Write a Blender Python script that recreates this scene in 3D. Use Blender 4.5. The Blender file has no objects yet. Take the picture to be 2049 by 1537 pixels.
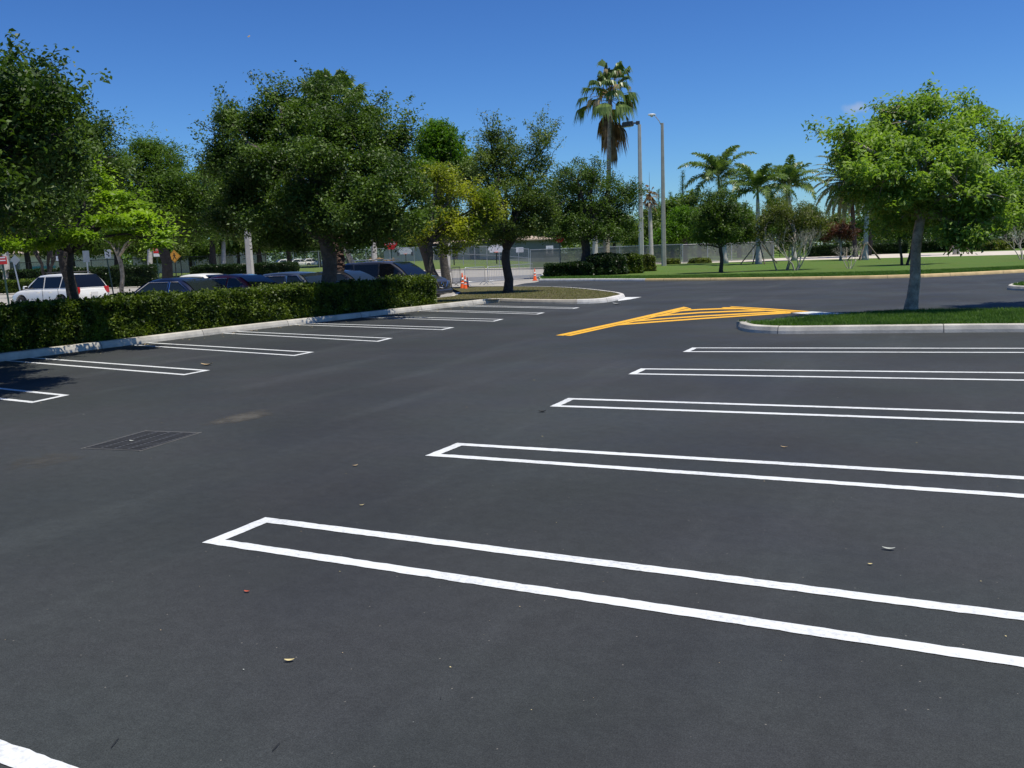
import bpy, bmesh, math, random
import numpy as np
from mathutils import Vector, Matrix
R = math.radians
rng = np.random.default_rng(7)
random.seed(7)
S = bpy.context.scene
COL = S.collection

# ------------------------------------------------------------------ camera
CAM_H, PITCH, ROLL, YAW, FPX = 1.763, 0.1422, -0.0366, -0.4693, 1800.0
_cy, _sy, _cp, _sp = math.cos(YAW), math.sin(YAW), math.cos(PITCH), math.sin(PITCH)
FW = np.array([_sy*_cp, _cy*_cp, -_sp]); _rt = np.array([_cy, -_sy, 0.]); _up = np.cross(_rt, FW)
RT = math.cos(ROLL)*_rt + math.sin(ROLL)*_up; UP = -math.sin(ROLL)*_rt + math.cos(ROLL)*_up
cam_d = bpy.data.cameras.new("camera"); cam = bpy.data.objects.new("camera", cam_d); COL.objects.link(cam)
cam.matrix_world = Matrix(((RT[0], UP[0], -FW[0], 0), (RT[1], UP[1], -FW[1], 0), (RT[2], UP[2], -FW[2], CAM_H), (0, 0, 0, 1)))
cam_d.sensor_width = 36; cam_d.lens = FPX/2049*36; cam_d.clip_end = 4000; cam_d.clip_start = 0.05
S.camera = cam
# ------------------------------------------------------------------ light
SUN_EL, SUN_AZ = R(74), R(YAW*57.2958+112)      # azimuth clockwise from +Y
w = bpy.data.worlds.new("World"); S.world = w; w.use_nodes = True
nt = w.node_tree; bg = nt.nodes["Background"]; bg.inputs[1].default_value = 0.085
sky = nt.nodes.new("ShaderNodeTexSky"); sky.sky_type = 'NISHITA'; sky.sun_disc = False
sky.sun_elevation = SUN_EL; sky.sun_rotation = SUN_AZ
sky.air_density = 1.0; sky.dust_density = 0.2; sky.ozone_density = 3.0; sky.altitude = 0
gm = nt.nodes.new('ShaderNodeGamma'); gm.inputs[1].default_value = 1.45; nt.links.new(sky.outputs[0], gm.inputs[0])
gr = nt.nodes.new('ShaderNodeMix'); gr.data_type = 'RGBA'; gr.blend_type = 'MULTIPLY'; gr.inputs[0].default_value = 1; gr.inputs[7].default_value = (.30, .45, .626, 1)
nt.links.new(gm.outputs[0], gr.inputs[6]); SKY = gr.outputs[2]; nt.links.new(SKY, bg.inputs[0])
sun_d = bpy.data.lights.new("sun", 'SUN'); sun_d.energy = 5.0; sun_d.angle = R(0.53); sun_d.color = (1, .945, .83)
sun = bpy.data.objects.new("sun", sun_d); COL.objects.link(sun)
sdir = Vector((math.sin(SUN_AZ)*math.cos(SUN_EL), math.cos(SUN_AZ)*math.cos(SUN_EL), math.sin(SUN_EL)))
sun.rotation_euler = sdir.to_track_quat('Z', 'Y').to_euler()
S.view_settings.view_transform = 'Standard'; S.view_settings.look = 'None'; S.view_settings.gamma = 1
S.view_settings.exposure = 0.0
S.render.engine = 'CYCLES'; S.cycles.max_bounces = 6; S.cycles.transparent_max_bounces = 12
S.render.resolution_x = 1024; S.render.resolution_y = 768

# ------------------------------------------------------------------ geometry helpers
def ray(u, v): return FW + RT*(u-1024.5)/FPX - UP*(v-768.5)/FPX
def G(u, v, z=0.0):                       # point of the ground seen at that pixel
    r = ray(u, v); t = (z-CAM_H)/r[2]; return np.array([r[0]*t, r[1]*t, z])
def at(u, v, d): return np.array([0, 0, CAM_H]) + ray(u, v)*d
def foot(u, d, z=0.0):                    # ground point in column u at depth d
    v = 700.
    for _ in range(20):
        p = at(u, v, d); v += (p[2]-z)*FPX/d
    return at(u, v, d)
def uvd(P):
    P = np.array(P, float)-np.array([0, 0, CAM_H]); d = P@FW
    return 1024.5+FPX*(P@RT)/d, 768.5-FPX*(P@UP)/d, d
def hz(u): return 508.4-(u-1024)*0.03663  # horizon row
def link(o, parent=None):
    COL.objects.link(o)
    if parent is not None: o.parent = parent
    return o
def npmesh(name, V, F, mat=None, parent=None, smooth=False, mats=None, mi=None):
    V = np.asarray(V, dtype=np.float32); me = bpy.data.meshes.new(name)
    F = np.asarray(F)
    if F.dtype == object or F.ndim == 1:
        me.from_pydata(V.tolist(), [], [list(f) for f in F])
    else:
        n, k = F.shape
        me.vertices.add(len(V)); me.vertices.foreach_set('co', V.ravel())
        me.loops.add(n*k); me.loops.foreach_set('vertex_index', F.ravel().astype(np.int32))
        me.polygons.add(n); me.polygons.foreach_set('loop_start', (np.arange(n)*k).astype(np.int32))
        me.polygons.foreach_set('loop_total', np.full(n, k, np.int32))
        me.update(calc_edges=True)
    for m in (mats or ([mat] if mat else [])): me.materials.append(m)
    if mi is not None: me.polygons.foreach_set('material_index', np.asarray(mi, np.int32))
    if smooth: me.polygons.foreach_set('use_smooth', np.ones(len(me.polygons), bool))
    me.update()
    return link(bpy.data.objects.new(name, me), parent)
class MB:
    def __init__(s): s.v = []; s.f = []
    def add(s, V, F):
        o = len(s.v); s.v += [tuple(map(float, p)) for p in V]; s.f += [tuple(i+o for i in f) for f in F]; return s
    def box(s, c, size, rz=0, M=None, taper=1.0):
        x, y, z = [a/2 for a in size]; V = []
        for k, (sx, sy, sz) in enumerate([(-1,-1,-1),(1,-1,-1),(1,1,-1),(-1,1,-1),(-1,-1,1),(1,-1,1),(1,1,1),(-1,1,1)]):
            t = taper if sz > 0 else 1
            p = Vector((sx*x*t, sy*y*t, sz*z))
            if M is not None: p = M @ p
            if rz: p = Matrix.Rotation(rz, 3, 'Z') @ p
            V.append(p+Vector(c))
        return s.add(V, [(0,3,2,1),(4,5,6,7),(0,1,5,4),(1,2,6,5),(2,3,7,6),(3,0,4,7)])
    def tube(s, P, rad, n=8, cap=True):
        P = [Vector(p) for p in P]; m = len(P)
        rad = [rad]*m if np.isscalar(rad) else list(rad)
        V = []; F = []; ref = None
        for i in range(m):
            t = (P[min(i+1, m-1)]-P[max(i-1, 0)])
            if t.length < 1e-9: t = Vector((0, 0, 1))
            t.normalize()
            if ref is None: ref = Vector((1, 0, 0)) if abs(t.x) < .8 else Vector((0, 1, 0))
            a = (ref-t*ref.dot(t)).normalized(); b = t.cross(a); ref = a
            for k in range(n):
                an = 2*math.pi*k/n; V.append(P[i]+(a*math.cos(an)+b*math.sin(an))*rad[i])
        for i in range(m-1):
            for k in range(n):
                k2 = (k+1) % n; F.append((i*n+k, i*n+k2, (i+1)*n+k2, (i+1)*n+k))
        if cap: F.append(tuple(range(n))[::-1]); F.append(tuple(range((m-1)*n, m*n)))
        return s.add(V, F)
    def lathe(s, prof, c=(0, 0, 0), n=20, axis='Z'):
        V = []; F = []
        for r, z in prof:
            for k in range(n):
                a = 2*math.pi*k/n; p = (r*math.cos(a), r*math.sin(a), z)
                if axis == 'Y': p = (p[0], p[2], p[1])
                if axis == 'X': p = (p[2], p[0], p[1])
                V.append((p[0]+c[0], p[1]+c[1], p[2]+c[2]))
        for i in range(len(prof)-1):
            for k in range(n):
                k2 = (k+1) % n; F.append((i*n+k, i*n+k2, (i+1)*n+k2, (i+1)*n+k))
        F.append(tuple(range(n))[::-1]); F.append(tuple(range((len(prof)-1)*n, len(prof)*n)))
        return s.add(V, F)
    def quad(s, a, b, c, d): return s.add([a, b, c, d], [(0, 1, 2, 3)])
    def build(s, name, mat, parent=None, smooth=False, bevel=0):
        me = bpy.data.meshes.new(name); me.from_pydata(s.v, [], s.f); me.materials.append(mat)
        if smooth:
            me.polygons.foreach_set('use_smooth', np.ones(len(me.polygons), bool))
        me.update()
        bm = bmesh.new(); bm.from_mesh(me); bmesh.ops.recalc_face_normals(bm, faces=bm.faces); bm.to_mesh(me); bm.free()
        o = link(bpy.data.objects.new(name, me), parent)
        if bevel:
            b = o.modifiers.new('bevel', 'BEVEL'); b.width = bevel; b.segments = 2; b.limit_method = 'ANGLE'; b.angle_limit = R(40)
        return o
def tag(o, label=None, cat=None, group=None, kind=None):
    if label: o['label'] = label
    if cat: o['category'] = cat
    if group: o['group'] = group
    if kind: o['kind'] = kind
    return o
def empty(name, loc, label, cat, group=None, rz=0, scale=None):
    o = bpy.data.objects.new(name, None); COL.objects.link(o); o.location = Vector([float(a) for a in loc]); o.rotation_euler = (0, 0, rz)
    if scale: o.scale = (scale,)*3
    return tag(o, label, cat, group)
def copy_tree(o, parent=None):
    c = o.copy(); COL.objects.link(c); c.parent = parent
    for ch in [x for x in bpy.data.objects if x.parent == o]: copy_tree(ch, c)
    return c

# ------------------------------------------------------------------ materials
def mat(name, col, rough=.6, metal=0, spec=.5, coat=0, noise=None, bump=None, trans=None):
    """noise=(scale, amount[, detail]) varies brightness; bump=(scale, strength, distance)"""
    m = bpy.data.materials.new(name); m.use_nodes = True; N = m.node_tree; p = N.nodes['Principled BSDF']
    p.inputs['Base Color'].default_value = (*col, 1); p.inputs['Roughness'].default_value = rough
    p.inputs['Metallic'].default_value = metal; p.inputs['Specular IOR Level'].default_value = spec
    p.inputs['Coat Weight'].default_value = coat; p.inputs['Coat Roughness'].default_value = .04
    if noise or bump: tc = N.nodes.new('ShaderNodeTexCoord')
    if noise:
        t = N.nodes.new('ShaderNodeTexNoise'); t.inputs['Scale'].default_value = noise[0]; t.inputs['Detail'].default_value = 6
        t.inputs['Roughness'].default_value = .65
        N.links.new(tc.outputs['Object'], t.inputs['Vector'])
        mr = N.nodes.new('ShaderNodeMapRange'); mr.inputs[1].default_value = .3; mr.inputs[2].default_value = .7
        mr.inputs[3].default_value = 1-noise[1]; mr.inputs[4].default_value = 1+noise[1]
        N.links.new(t.outputs[0], mr.inputs[0])
        mx = N.nodes.new('ShaderNodeMix'); mx.data_type = 'RGBA'; mx.blend_type = 'MULTIPLY'; mx.inputs[0].default_value = 1
        mx.inputs[6].default_value = (*col, 1); N.links.new(mr.outputs[0], mx.inputs[7]); N.links.new(mx.outputs[2], p.inputs['Base Color'])
    if bump:
        t = N.nodes.new('ShaderNodeTexNoise'); t.inputs['Scale'].default_value = bump[0]; t.inputs['Detail'].default_value = 5
        N.links.new(tc.outputs['Object'], t.inputs['Vector'])
        b = N.nodes.new('ShaderNodeBump'); b.inputs['Strength'].default_value = bump[1]; b.inputs['Distance'].default_value = bump[2]
        N.links.new(t.outputs[0], b.inputs['Height']); N.links.new(b.outputs[0], p.inputs['Normal'])
    return m
def leafmat(name, dark, light, trans=.35, rough=.5, clump=1.2, spec=.3):
    m = bpy.data.materials.new(name); m.use_nodes = True; N = m.node_tree; p = N.nodes['Principled BSDF']; out = N.nodes['Material Output']
    g = N.nodes.new('ShaderNodeNewGeometry'); tc = N.nodes.new('ShaderNodeTexCoord')
    t = N.nodes.new('ShaderNodeTexNoise'); t.inputs['Scale'].default_value = clump; t.inputs['Detail'].default_value = 3
    N.links.new(tc.outputs['Object'], t.inputs['Vector'])
    a = N.nodes.new('ShaderNodeMath'); a.operation = 'MULTIPLY_ADD'; a.inputs[1].default_value = .6; a.inputs[2].default_value = -.3
    N.links.new(g.outputs['Random Per Island'], a.inputs[0])
    b = N.nodes.new('ShaderNodeMapRange'); b.inputs[1].default_value = .32; b.inputs[2].default_value = .68
    N.links.new(t.outputs[0], b.inputs[0])
    c = N.nodes.new('ShaderNodeMath'); c.use_clamp = True; N.links.new(a.outputs[0], c.inputs[0]); N.links.new(b.outputs[0], c.inputs[1])
    r = N.nodes.new('ShaderNodeValToRGB'); r.color_ramp.elements[0].color = (*dark, 1); r.color_ramp.elements[1].color = (*light, 1)
    N.links.new(c.outputs[0], r.inputs[0]); N.links.new(r.outputs[0], p.inputs['Base Color'])
    p.inputs['Roughness'].default_value = rough; p.inputs['Specular IOR Level'].default_value = spec
    tr = N.nodes.new('ShaderNodeBsdfTranslucent')
    hs = N.nodes.new('ShaderNodeMix'); hs.data_type = 'RGBA'; hs.blend_type = 'MULTIPLY'; hs.inputs[0].default_value = 1
    hs.inputs[7].default_value = (1.35, 1.5, .45, 1); N.links.new(r.outputs[0], hs.inputs[6]); N.links.new(hs.outputs[2], tr.inputs['Color'])
    ms = N.nodes.new('ShaderNodeMixShader'); ms.inputs[0].default_value = trans
    N.links.new(p.outputs[0], ms.inputs[1]); N.links.new(tr.outputs[0], ms.inputs[2]); N.links.new(ms.outputs[0], out.inputs['Surface'])
    return m
def asphalt_mat():
    m = mat('asphalt', (.05, .052, .057), .78, spec=.35); N = m.node_tree; p = N.nodes['Principled BSDF']; tc = N.nodes.new('ShaderNodeTexCoord')
    def noise(s, d=4, sc=(1, 1, 1), r=.6):
        mp = N.nodes.new('ShaderNodeMapping'); mp.inputs['Scale'].default_value = sc; N.links.new(tc.outputs['Object'], mp.inputs[0])
        t = N.nodes.new('ShaderNodeTexNoise'); t.inputs['Scale'].default_value = s; t.inputs['Detail'].default_value = d; t.inputs['Roughness'].default_value = r
        N.links.new(mp.outputs[0], t.inputs['Vector']); return t
    def rng_(src, a, b, c, d):
        mr = N.nodes.new('ShaderNodeMapRange'); mr.interpolation_type = 'SMOOTHSTEP'
        for i, x in enumerate((a, b, c, d)): mr.inputs[i+1].default_value = x
        N.links.new(src, mr.inputs[0]); return mr.outputs[0]
    def mul(x, y):
        k = N.nodes.new('ShaderNodeMath'); k.operation = 'MULTIPLY'; N.links.new(x, k.inputs[0]); N.links.new(y, k.inputs[1]); return k.outputs[0]
    big = rng_(noise(.28, 3, (1, 1, 1), .5).outputs[0], .3, .7, .78, 1.2)
    streak = rng_(noise(.5, 4, (2.2, .28, 1), .55).outputs[0], .52, .72, 1.0, 1.3)
    fine = rng_(noise(160, 3, r=.8).outputs[0], .3, .7, .55, 1.5)
    mid = rng_(noise(9, 5, r=.7).outputs[0], .3, .7, .88, 1.12)
    grain = rng_(noise(48, 4, r=.75).outputs[0], .32, .68, .84, 1.16)
    tot = mul(mul(mul(big, streak), mul(fine, mid)), grain)
    mx = N.nodes.new('ShaderNodeMix'); mx.data_type = 'RGBA'; mx.blend_type = 'MULTIPLY'; mx.inputs[0].default_value = 1
    N.links.new(tot, mx.inputs[7])
    # tint drifts between slightly blue and slightly warm
    tint = N.nodes.new('ShaderNodeMix'); tint.data_type = 'RGBA'; tint.inputs[6].default_value = (.0295, .0315, .033, 1); tint.inputs[7].default_value = (.029, .0335, .033, 1)
    N.links.new(rng_(noise(.4, 2).outputs[0], .35, .65, 0, 1), tint.inputs[0]); N.links.new(tint.outputs[2], mx.inputs[6])
    # pale specks of stone
    vo = N.nodes.new('ShaderNodeTexVoronoi'); vo.inputs['Scale'].default_value = 26; N.links.new(tc.outputs['Object'], vo.inputs['Vector'])
    lt = N.nodes.new('ShaderNodeMath'); lt.operation = 'LESS_THAN'; lt.inputs[1].default_value = .10; N.links.new(vo.outputs['Distance'], lt.inputs[0])
    sel = N.nodes.new('ShaderNodeSeparateColor'); N.links.new(vo.outputs['Color'], sel.inputs[0])
    g2 = N.nodes.new('ShaderNodeMath'); g2.operation = 'GREATER_THAN'; g2.inputs[1].default_value = .96; N.links.new(sel.outputs[0], g2.inputs[0])
    sp = N.nodes.new('ShaderNodeMix'); sp.data_type = 'RGBA'; sp.inputs[7].default_value = (.16, .15, .13, 1)
    N.links.new(mul(lt.outputs[0], g2.outputs[0]), sp.inputs[0]); N.links.new(mx.outputs[2], sp.inputs[6]); N.links.new(sp.outputs[2], p.inputs['Base Color'])
    b = N.nodes.new('ShaderNodeBump'); b.inputs['Strength'].default_value = .45; b.inputs['Distance'].default_value = .004
    N.links.new(noise(190, 3, r=.7).outputs[0], b.inputs['Height']); N.links.new(b.outputs[0], p.inputs['Normal'])
    N.links.new(rng_(noise(.6, 3).outputs[0], .3, .7, .66, .84), p.inputs['Roughness'])
    return m
def paint_mat(name, col, wear=(.5, .52, .54)):
    m = mat(name, col, .6, spec=.4, bump=(170, .35, .003)); N = m.node_tree; p = N.nodes['Principled BSDF']; tc = N.nodes.new('ShaderNodeTexCoord')
    t = N.nodes.new('ShaderNodeTexNoise'); t.inputs['Scale'].default_value = 30; t.inputs['Detail'].default_value = 8; t.inputs['Roughness'].default_value = .75
    N.links.new(tc.outputs['Object'], t.inputs['Vector'])
    t2 = N.nodes.new('ShaderNodeTexNoise'); t2.inputs['Scale'].default_value = 1.3; t2.inputs['Detail'].default_value = 3; N.links.new(tc.outputs['Object'], t2.inputs['Vector'])
    ad = N.nodes.new('ShaderNodeMath'); ad.operation = 'MULTIPLY_ADD'; ad.inputs[1].default_value = .45; N.links.new(t2.outputs[0], ad.inputs[0]); N.links.new(t.outputs[0], ad.inputs[2])
    r = N.nodes.new('ShaderNodeMapRange'); r.inputs[1].default_value = .72; r.inputs[2].default_value = 1.05; N.links.new(ad.outputs[0], r.inputs[0])
    mx = N.nodes.new('ShaderNodeMix'); mx.data_type = 'RGBA'; mx.inputs[6].default_value = (*col, 1); mx.inputs[7].default_value = (*wear, 1)
    N.links.new(r.outputs[0], mx.inputs[0]); N.links.new(mx.outputs[2], p.inputs['Base Color'])
    return m
def grassmat(name, a, b, c, s1=1.2, s2=25):
    m = mat(name, a, .9, spec=.15, bump=(60, 1, .05)); N = m.node_tree; p = N.nodes['Principled BSDF']; tc = N.nodes.new('ShaderNodeTexCoord')
    def nz(s):
        t = N.nodes.new('ShaderNodeTexNoise'); t.inputs['Scale'].default_value = s; t.inputs['Detail'].default_value = 6; t.inputs['Roughness'].default_value = .7
        N.links.new(tc.outputs['Object'], t.inputs['Vector'])
        r = N.nodes.new('ShaderNodeMapRange'); r.inputs[1].default_value = .35; r.inputs[2].default_value = .65; N.links.new(t.outputs[0], r.inputs[0]); return r.outputs[0]
    m1 = N.nodes.new('ShaderNodeMix'); m1.data_type = 'RGBA'; m1.inputs[6].default_value = (*a, 1); m1.inputs[7].default_value = (*b, 1); N.links.new(nz(s2), m1.inputs[0])
    m2 = N.nodes.new('ShaderNodeMix'); m2.data_type = 'RGBA'; m2.inputs[7].default_value = (*c, 1); N.links.new(m1.outputs[2], m2.inputs[6])
    k = N.nodes.new('ShaderNodeMath'); k.operation = 'MULTIPLY'; k.inputs[1].default_value = .7; N.links.new(nz(s1*.15), k.inputs[0]); N.links.new(k.outputs[0], m2.inputs[0])
    N.links.new(m2.outputs[2], p.inputs['Base Color']); return m
M = {}
M['asphalt'] = asphalt_mat()
M['white'] = paint_mat('white_paint', (.68, .70, .70), (.3, .31, .32)); M['yellow'] = paint_mat('yellow_paint', (.82, .43, .02), (.5, .3, .05))
M['ochre'] = mat('faded_yellow_paint', (.66, .48, .23), .8, noise=(2.2, .18), bump=(40, .3, .01))
M['conc'] = mat('kerb_concrete', (.47, .445, .39), .85, noise=(2.2, .3), bump=(50, .35, .01))
M['conc_dirty'] = mat('stained_concrete', (.46, .42, .35), .85, noise=(2.4, .25), bump=(50, .35, .01))
M['conc_lt'] = mat('whitewashed_concrete', (.62, .6, .56), .8, noise=(2.5, .22), bump=(50, .3, .01))
M['joint'] = mat('kerb_joint', (.09, .08, .07), .95)
M['road'] = mat('light_road', (.33, .31, .275), .9, noise=(.35, .14))
M['road_dk'] = mat('worn_asphalt', (.17, .17, .175), .9, noise=(.5, .2))
M['path'] = mat('pale_path', (.56, .5, .42), .9, noise=(.6, .12))
M['grass'] = grassmat('lawn_grass', (.06, .13, .02), (.115, .22, .035), (.14, .17, .045))
M['grass_dry'] = grassmat('dry_grass', (.1, .12, .03), (.17, .17, .06), (.13, .14, .05))
M['soil'] = mat('mulch', (.055, .042, .03), .95, noise=(14, .5), bump=(30, 1, .03))
M['blade'] = leafmat('grass_blade', (.04, .1, .015), (.12, .22, .035), .3, .6, 2.0, .3)
M['blade_dry'] = leafmat('dry_blade', (.08, .1, .03), (.28, .27, .1), .25, .7, 3.0, .2)
M['oak'] = leafmat('oak_leaf', (.026, .058, .012), (.125, .2, .036), .28, .5, 1.0, .32)
M['oak2'] = leafmat('young_oak_leaf', (.045, .085, .018), (.17, .235, .055), .3, .5, 1.0, .32)
M['bright'] = leafmat('bright_leaf', (.10, .19, .014), (.32, .46, .05), .42, .5, .9, .3)
M['spring'] = leafmat('spring_leaf', (.09, .175, .03), (.32, .45, .1), .42, .5, 1.6, .28)
M['feather'] = leafmat('feathery_leaf', (.04, .09, .014), (.13, .21, .03), .35, .55)
M['yellowing'] = leafmat('yellowing_leaf', (.08, .14, .018), (.44, .45, .05), .4, .45, .8)
M['lime'] = leafmat('lime_leaf', (.05, .13, .01), (.12, .23, .02), .4, .5, .7)
M['bronze'] = leafmat('bronze_leaf', (.06, .022, .018), (.15, .05, .035), .3, .5)
M['olive'] = leafmat('olive_leaf', (.045, .065, .02), (.17, .2, .04), .3, .5, .8)
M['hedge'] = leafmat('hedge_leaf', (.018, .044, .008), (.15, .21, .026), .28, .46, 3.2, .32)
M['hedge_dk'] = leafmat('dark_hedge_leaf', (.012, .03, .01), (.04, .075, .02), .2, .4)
M['hedge_red'] = leafmat('dead_hedge_leaf', (.2, .06, .03), (.34, .13, .06), .2, .6)
M['palm'] = leafmat('palm_leaf', (.055, .105, .03), (.2, .28, .085), .3, .35, .8)
M['palm_gray'] = leafmat('date_palm_leaf', (.07, .1, .045), (.2, .23, .12), .25, .45)
M['dead'] = leafmat('dead_frond', (.09, .055, .03), (.34, .22, .11), .15, .8, 1.2, .1)
M['straw'] = leafmat('straw_frond', (.4, .3, .16), (.62, .48, .3), .2, .8, 1.2, .1)
M['core'] = mat('hedge_core', (.012, .016, .008), .95, noise=(8, .5))  # near-black fill for the solid bodies inside the leaf shells
M['bark'] = mat('oak_bark', (.1, .085, .07), .95, noise=(6, .4), bump=(14, 1, .06))
M['bark_dk'] = mat('dark_bark', (.05, .042, .035), .95, noise=(6, .4), bump=(14, 1, .05))
M['bark_gray'] = mat('grey_bark', (.33, .28, .21), .9, noise=(7, .6), bump=(10, .7, .04))
M['bark_red'] = mat('peeling_palm_bark', (.07, .04, .028), .95, noise=(9, .6), bump=(12, 1, .1))
M['bark_lt'] = mat('pale_twig', (.4, .36, .3), .9, noise=(5, .3))
M['palm_trunk'] = mat('royal_palm_trunk', (.45, .42, .37), .85, noise=(2.5, .25), bump=(8, .4, .03))
M['crownshaft'] = mat('green_crownshaft', (.1, .16, .05), .5)
M['pole'] = mat('concrete_pole', (.43, .40, .34), .85, noise=(1.6, .16), bump=(40, .4, .01))
M['pole_lt'] = mat('pale_concrete_pole', (.55, .52, .46), .85, noise=(1.6, .14), bump=(40, .4, .01))
M['galv'] = mat('galvanised_steel', (.5, .51, .52), .4, .7, noise=(4, .15)); M['black'] = mat('black_metal', (.012, .013, .012), .5)
M['lampgray'] = mat('lamp_housing', (.06, .058, .055), .5); M['lampwhite'] = mat('lamp_head', (.75, .75, .73), .4); M['lens'] = mat('lamp_lens', (.5, .5, .45), .2)
M['greenpost'] = mat('dark_green_post', (.02, .06, .045), .5); M['wood'] = mat('brace_wood', (.13, .10, .07), .9, noise=(6, .3)); M['wood_lt'] = mat('pale_wood', (.5, .42, .28), .9)
M['signwhite'] = mat('sign_white', (.8, .8, .8), .4); M['signred'] = mat('sign_red', (.62, .02, .02), .4); M['signyellow'] = mat('sign_amber', (.72, .33, .03), .45)
M['signback'] = mat('sign_back', (.36, .38, .38), .4, .5); M['ink'] = mat('sign_black', (.01, .01, .01), .5)
M['orange'] = mat('cone_orange', (.95, .13, .015), .45, noise=(6, .08)); M['rubber'] = mat('rubber', (.02, .02, .02), .8)
M['refl'] = mat('reflective_collar', (.8, .78, .75), .35)
M['red_metal'] = mat('red_enamel', (.6, .02, .03), .35)
M['glass'] = mat('car_glass', (.006, .008, .012), .05, spec=.45); M['glass2'] = mat('clear_car_glass', (.015, .022, .024), .04, spec=.6)
M['chrome'] = mat('chrome', (.75, .76, .78), .12, 1); M['plastic'] = mat('black_plastic', (.015, .015, .016), .55)
M['tail'] = mat('tail_lamp', (.5, .01, .01), .12, coat=1); M['head'] = mat('head_lamp', (.2, .22, .25), .08, .5, coat=1)
M['silver'] = mat('silver_trim', (.45, .46, .47), .35, .6)
for k, c in dict(white=(.82, .81, .76), navy=(.004, .007, .026), darkred=(.35, .012, .015), grayblue=(.035, .045, .06), gray=(.035, .035, .042), black=(.012, .012, .014)).items():
    M['car_'+k] = mat('car_paint_'+k, c, .35, .0, coat=.7)
M['wall_gray'] = mat('corrugated_wall', (.42, .43, .43), .7, noise=(.8, .1)); M['wall_tan'] = mat('tan_wall', (.55, .48, .39), .85, noise=(.5, .08))
M['wall_cream'] = mat('cream_wall', (.74, .64, .46), .85, noise=(.4, .1)); M['wall_slate'] = mat('slate_wall', (.2, .22, .22), .8); M['roof_tan'] = mat('tan_roof', (.38, .3, .23), .85, noise=(3, .15))
M['win'] = mat('window_pane', (.03, .04, .05), .08, spec=.8); M['teal'] = mat('teal_panel', (.1, .35, .33), .6)
M['screen'] = mat('fence_windscreen', (.15, .168, .162), .85, noise=(.7, .18))
M['iron'] = mat('cast_iron', (.055, .057, .06), .65, .3, noise=(30, .3), bump=(60, .4, .004)); M['pit_shade'] = mat('drain_dark', (.004, .004, .004), .9)
M['sealer'] = mat('thin_sealer', (.11, .108, .1), .85, noise=(3, .2))
_n = M['screen'].node_tree; _t = _n.nodes.new('ShaderNodeBsdfTransparent'); _m = _n.nodes.new('ShaderNodeMixShader'); _m.inputs[0].default_value = .72   # woven fabric, a little see-through
_n.links.new(_t.outputs[0], _m.inputs[1]); _n.links.new(_n.nodes['Principled BSDF'].outputs[0], _m.inputs[2]); _n.links.new(_m.outputs[0], _n.nodes['Material Output'].inputs['Surface'])
def mesh_wire(name, col, dens):
    m = mat(name, col, .5, .5); N = m.node_tree; p = N.nodes['Principled BSDF']; out = N.nodes['Material Output']
    tr = N.nodes.new('ShaderNodeBsdfTransparent'); mx = N.nodes.new('ShaderNodeMixShader')
    tc = N.nodes.new('ShaderNodeTexCoord'); mp = N.nodes.new('ShaderNodeMapping'); mp.inputs['Rotation'].default_value = (R(45), 0, 0)
    # diagonal wires from two rotated wave sets on the panel's own axes (x along, z up)
    sx = N.nodes.new('ShaderNodeSeparateXYZ'); N.links.new(tc.outputs['UV'], sx.inputs[0])
    outs = []
    for s in (1, -1):
        a = N.nodes.new('ShaderNodeMath'); a.operation = 'ADD' if s > 0 else 'SUBTRACT'; N.links.new(sx.outputs[0], a.inputs[0]); N.links.new(sx.outputs[1], a.inputs[1])
        b = N.nodes.new('ShaderNodeMath'); b.operation = 'PINGPONG'; b.inputs[1].default_value = .04; N.links.new(a.outputs[0], b.inputs[0])
        c = N.nodes.new('ShaderNodeMath'); c.operation = 'LESS_THAN'; c.inputs[1].default_value = .04*dens; N.links.new(b.outputs[0], c.inputs[0]); outs.append(c.outputs[0])
    mxx = N.nodes.new('ShaderNodeMath'); mxx.operation = 'MAXIMUM'; N.links.new(outs[0], mxx.inputs[0]); N.links.new(outs[1], mxx.inputs[1])
    N.links.new(mxx.outputs[0], mx.inputs[0]); N.links.new(tr.outputs[0], mx.inputs[1]); N.links.new(p.outputs[0], mx.inputs[2]); N.links.new(mx.outputs[0], out.inputs['Surface'])
    return m
M['chain'] = mesh_wire('chain_link', (.42, .43, .43), .13); M['chain_bk'] = mesh_wire('black_chain_link', (.01, .012, .01), .12)

# ------------------------------------------------------------------ setting: sheets of ground
def sheet(name, pts, z, m, label=None):
    pts = [np.array([p[0], p[1], z]) for p in pts]
    bm = bmesh.new(); vs = [bm.verts.new(p) for p in pts]; f = bm.faces.new(vs); bm.normal_update()
    if f.normal.z < 0: f.normal_flip()
    bmesh.ops.triangulate(bm, faces=bm.faces)
    me = bpy.data.meshes.new(name); bm.to_mesh(me); bm.free(); me.materials.append(m)
    return tag(link(bpy.data.objects.new(name, me)), label, kind='structure')
def px(lst, z=0.): return [G(u, v, z) for u, v in lst]
ground = sheet('ground', [(-1500, -300), (1500, -300), (1500, 2500), (-1500, 2500)], -.06, M['grass_dry'])
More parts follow.
